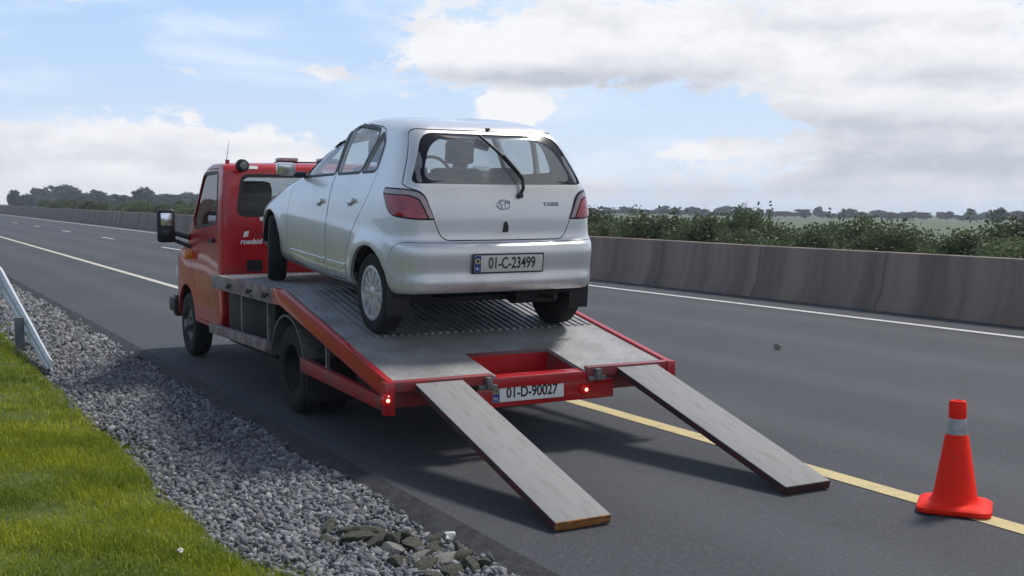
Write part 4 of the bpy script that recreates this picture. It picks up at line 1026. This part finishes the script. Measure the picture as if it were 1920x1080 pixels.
cab_text('Recovery', -.56, 1.365, .05, M['red_dirty'], 'faded_lettering', 1.0, 0, .2)
place(patch(TBVH, round_poly([(-.74,1.00),(-.58,1.00),(-.58,1.11),(-.74,1.11)], .01), off=.006, thick=.006, step=.03, **TB), 'air_vent', M['black_plastic'], cab)
# roof: beacon bar, aerial
bb = MB().box(-.30,.36,4.82,4.98,2.085,2.095,.004).build('beacon_bar', M['chassis'], TR)
for x in (-.19, .25): MB().box(x-.105, x+.105, 4.83, 4.97, 2.096, 2.135, .018).build('beacon_lens', M['clear_lens'], bb)
MB().tube([(-.86,4.75,2.06),(-.83,4.72,2.30)], [.004,.0015], 6).build('aerial', M['steel'], TR)
MB().tube([(-.845,4.75,2.065),(-.845,4.75,2.10)], .022, 10).build('marker_lamp', M['red_lens'], TR)
# mirrors on arms
for s in (-1, 1):
    mr = MB().box(-.095,.095,-.055,.05,-.180,.180,.045, seg=3).build('mirror', M['black_plastic'], TR, (s*1.205, 5.92, 1.425), (0, 0, s*R(6)))
    MB().box(-.060,.060,-.0585,-.050,.0,.135,.003).build('mirror_glass', M['chrome'], mr); MB().box(-.060,.060,-.0585,-.050,-.140,-.04,.003).build('mirror_glass', M['frit'], mr)  # lower glass blackened, upper kept small, to imitate one small bright reflection
    am = MB(); am.tube([(s*1.15,5.93,1.36),(s*.98,5.80,1.30)], .032, 10); am.tube([(s*1.15,5.93,1.28),(s*.98,5.76,1.20)], .022, 10); am.build('mirror_arm', M['black_plastic'], TR)
    MB().box(-.07,.07,-.01,.03,-.05,.05,.01).build('side_repeater', M['amber'], TR, (s*.985, 5.72, 1.12), (0,0,0))
    hl = MB().box(s*.78-.16, s*.78+.16, 6.60, 6.70, .80, .97, .04).build('headlamp', M['white'], TR)
    MB().box(s*.99-.02, s*.99+.02, 6.48, 6.76, .44, .60, .015).build('bumper_corner', M['black_plastic'], TR)
    arch_liner(FY, .37, .412, *sorted((s*.55, s*.93)), TR)
MB().box(-.95,.95,6.72,6.87,.36,.62,.05).build('front_bumper', M['black_plastic'], TR)

# ------------------------------------------------------------------ loading ramps
def ramp(x, label, end_mat):
    t = thing('loading_ramp', label, 'ramp', (x, 5.045, .0), (0,0,0), 'loading ramps')
    p0, p1 = Vector((0, 0, .052)), Vector((0, TY-.018-5.045, .530)); L = (p1-p0).length; ang = math.atan2(p1.z-p0.z, p1.y-p0.y)
    mt = Matrix.Translation(p0) @ Matrix.Rotation(ang, 4, 'X')
    def bx(name, m, *a, bev=.002): o = MB().box(*a, bev).build(name, m, t); o.data.transform(mt); return o
    bx('board', M['ramp_top'], -.1705, .1705, .006, L, -.006, 0)
    bx('side_beam', M['ramp_side'], -.1685, -.125, .01, L-.01, -.048, -.0065); bx('side_beam', M['ramp_side'], .125, .1685, .01, L-.01, -.048, -.0065)
    bx('end_block', end_mat, -.170, .170, -.004, .0055, -.047, .001)
    return t
ramp(TX-.757, 'grey loading ramp with orange wooden end, nearer the gravel', M['ramp_wood'])
ramp(TX+.803, 'grey loading ramp with dark end, crossing the yellow line', M['ramp_side'])

# ------------------------------------------------------------------ traffic cone
CN = thing('traffic_cone', 'bright orange traffic cone with grey band standing on the yellow line', 'traffic cone', (.02, 4.38, .004), (R(0), R(1.2), R(38)))
def rsq(h, r0, n=6):
    return round_poly([(-h,-h),(h,-h),(h,h),(-h,h)], r0, n)
cb = MB(); b = cb.b; rings = []
for h, r0, z in ((.186,.07,.0),(.194,.075,.010),(.194,.08,.028),(.180,.09,.040),(.150,.12,.048)):
    rings.append([b.verts.new((x, y, z)) for x, y in rsq(h, r0)])
b.faces.new(rings[0][::-1]); b.faces.new(rings[-1])
for A, B in zip(rings, rings[1:]):
    n = len(A)
    for j in range(n): b.faces.new((A[j], A[(j+1)%n], B[(j+1)%n], B[j]))
cb.build('base', M['cone'], CN)
MB().lathe([(.145,.045),(.128,.056),(.116,.080),(.063,.408),(.055,.420)], 48).build('body', M['cone'], CN)
MB().lathe([(.0545,.416),(.0565,.420),(.048,.505),(.044,.508)], 48).build('reflective_band', M['cone_band'], CN)
MB().lathe([(.045,.505),(.047,.512),(.047,.590),(.040,.604),(.026,.606),(.024,.592),(.0,.592)], 40).build('tip', M['cone'], CN)

# ------------------------------------------------------------------ rubble by the road edge and small litter
M['rock'] = mat('mossy_stone', (.11,.11,.085), .9, col2=(.025,.027,.016), vscale=9, bump=.6, bscale=40)
M['rock_pale'] = mat('pale_stone', (.30,.29,.25), .9, col2=(.12,.12,.10), vscale=14, bump=.6, bscale=40)
def rock_mesh(k, material):
    r_ = np.random.default_rng(100+k); t = bmesh.new(); bmesh.ops.create_icosphere(t, subdivisions=2, radius=1)
    pl = r_.standard_normal((16, 3)); pl /= np.linalg.norm(pl, axis=1)[:, None]; dd = r_.uniform(.42, .85, 16)
    for v in t.verts:
        for p, d in zip(pl, dd):
            q = Vector(p); e = v.co.dot(q)-d
            if e > 0: v.co -= q*e
    me = bpy.data.meshes.new('rock'); t.to_mesh(me); t.free(); me.materials.append(material); smooth_angle(me, 28); return me
rocks = [(-3.15,5.74,.12,.055,.05),(-3.05,5.66,.10,.06,.045),(-3.10,5.50,.13,.06,.055),(-2.98,5.40,.12,.075,.06),(-2.93,5.60,.09,.05,.045),(-3.00,5.22,.13,.055,.055),(-2.88,5.26,.10,.06,.05),(-2.84,5.42,.08,.05,.045),
         (-2.92,5.07,.12,.05,.05),(-2.80,5.14,.09,.06,.045),(-2.83,4.97,.11,.06,.05),(-2.75,5.28,.08,.045,.04),(-2.95,4.93,.10,.05,.045),(-2.74,4.98,.10,.045,.045),(-3.05,5.05,.09,.05,.045),(-3.22,5.54,.08,.045,.045),
         (-2.78,4.82,.12,.05,.05),(-2.88,4.80,.10,.06,.045),(-2.70,4.84,.08,.05,.04),(-2.98,4.78,.11,.05,.04),(-2.68,5.12,.07,.04,.035),(-3.02,5.54,.07,.05,.07),(-2.94,5.34,.06,.05,.07)]
rl_ = ['rough mossy stone lying in the rubble patch at the gravel edge']
for k, (x, y, a, c_, h) in enumerate(rocks):
    o = link('rubble_stone', rock_mesh(k, M['rock_pale'] if k in (5, 8, 10) else M['rock']), None, (x, y, -.035+h*.4), (random.uniform(-.45,.45), random.uniform(-.4,.4), random.uniform(-.2, 1.6))); o.scale = (a*1.05, c_*1.1, h*.75)
    tag(o, 'pale angular stone lying in the rubble patch at the gravel edge' if k in (5, 8, 10) else rl_[0], 'stone', 'stones in the rubble patch')
def scrap(name, label, x, y, z, s, m, rot):
    v = []; n = 5
    for i in range(n):
        for j in range(n): v.append(((i/(n-1)-.5), (j/(n-1)-.5)*.6, .18*math.sin(i*1.3+j*.9)+.1*random.random()))
    me = mesh_np(name, v, [(i*n+j, (i+1)*n+j, (i+1)*n+j+1, i*n+j+1) for i in range(n-1) for j in range(n-1)], [m], True)
    o = link(name, me, None, (x, y, z), rot); o.scale = (s, s, s); sm = o.modifiers.new('s', 'SOLIDIFY'); sm.thickness = .02; return tag(o, label, 'litter')
scrap('paper_scrap', 'small white scrap standing among the rubble stones', -2.715, 5.17, .03, .07, M['white'], (1.2, .3, .4))
scrap('paper_scrap', 'pale scrap lying in the grass near the gravel', -3.98, 5.45, .06, .05, M['plate'], (.5, .2, .9))
scrap('paper_scrap', 'crumpled pale scrap at the bottom corner of the grass', -4.83, 4.95, .06, .06, M['plate'], (.3, .1, .2))
o = link('stone', rock_mesh(55, M['rock_pale']), None, (3.89, 10.16, .03), (.2, .1, .4)); o.scale = (.075, .05, .045); tag(o, 'small pale stone lying alone on the driving lane', 'stone')

# ------------------------------------------------------------------ the damp summer air over the fields
hz = bpy.data.materials.new('haze'); hz.use_nodes = True; g = NT(hz.node_tree)
o_ = g.n('ShaderNodeOutputMaterial'); pv = g.n('ShaderNodeVolumePrincipled'); g.link(pv.outputs[0], o_.inputs['Volume'])
pv.inputs['Color'].default_value = (.80,.87,1.0,1); pv.inputs['Density'].default_value = .0006; pv.inputs['Anisotropy'].default_value = .2
hm = MB().box(-400, 780, -80, 780, -14, 9.5).mesh('haze', [hz])
ho = link('haze', hm); ho['kind'] = 'stuff'
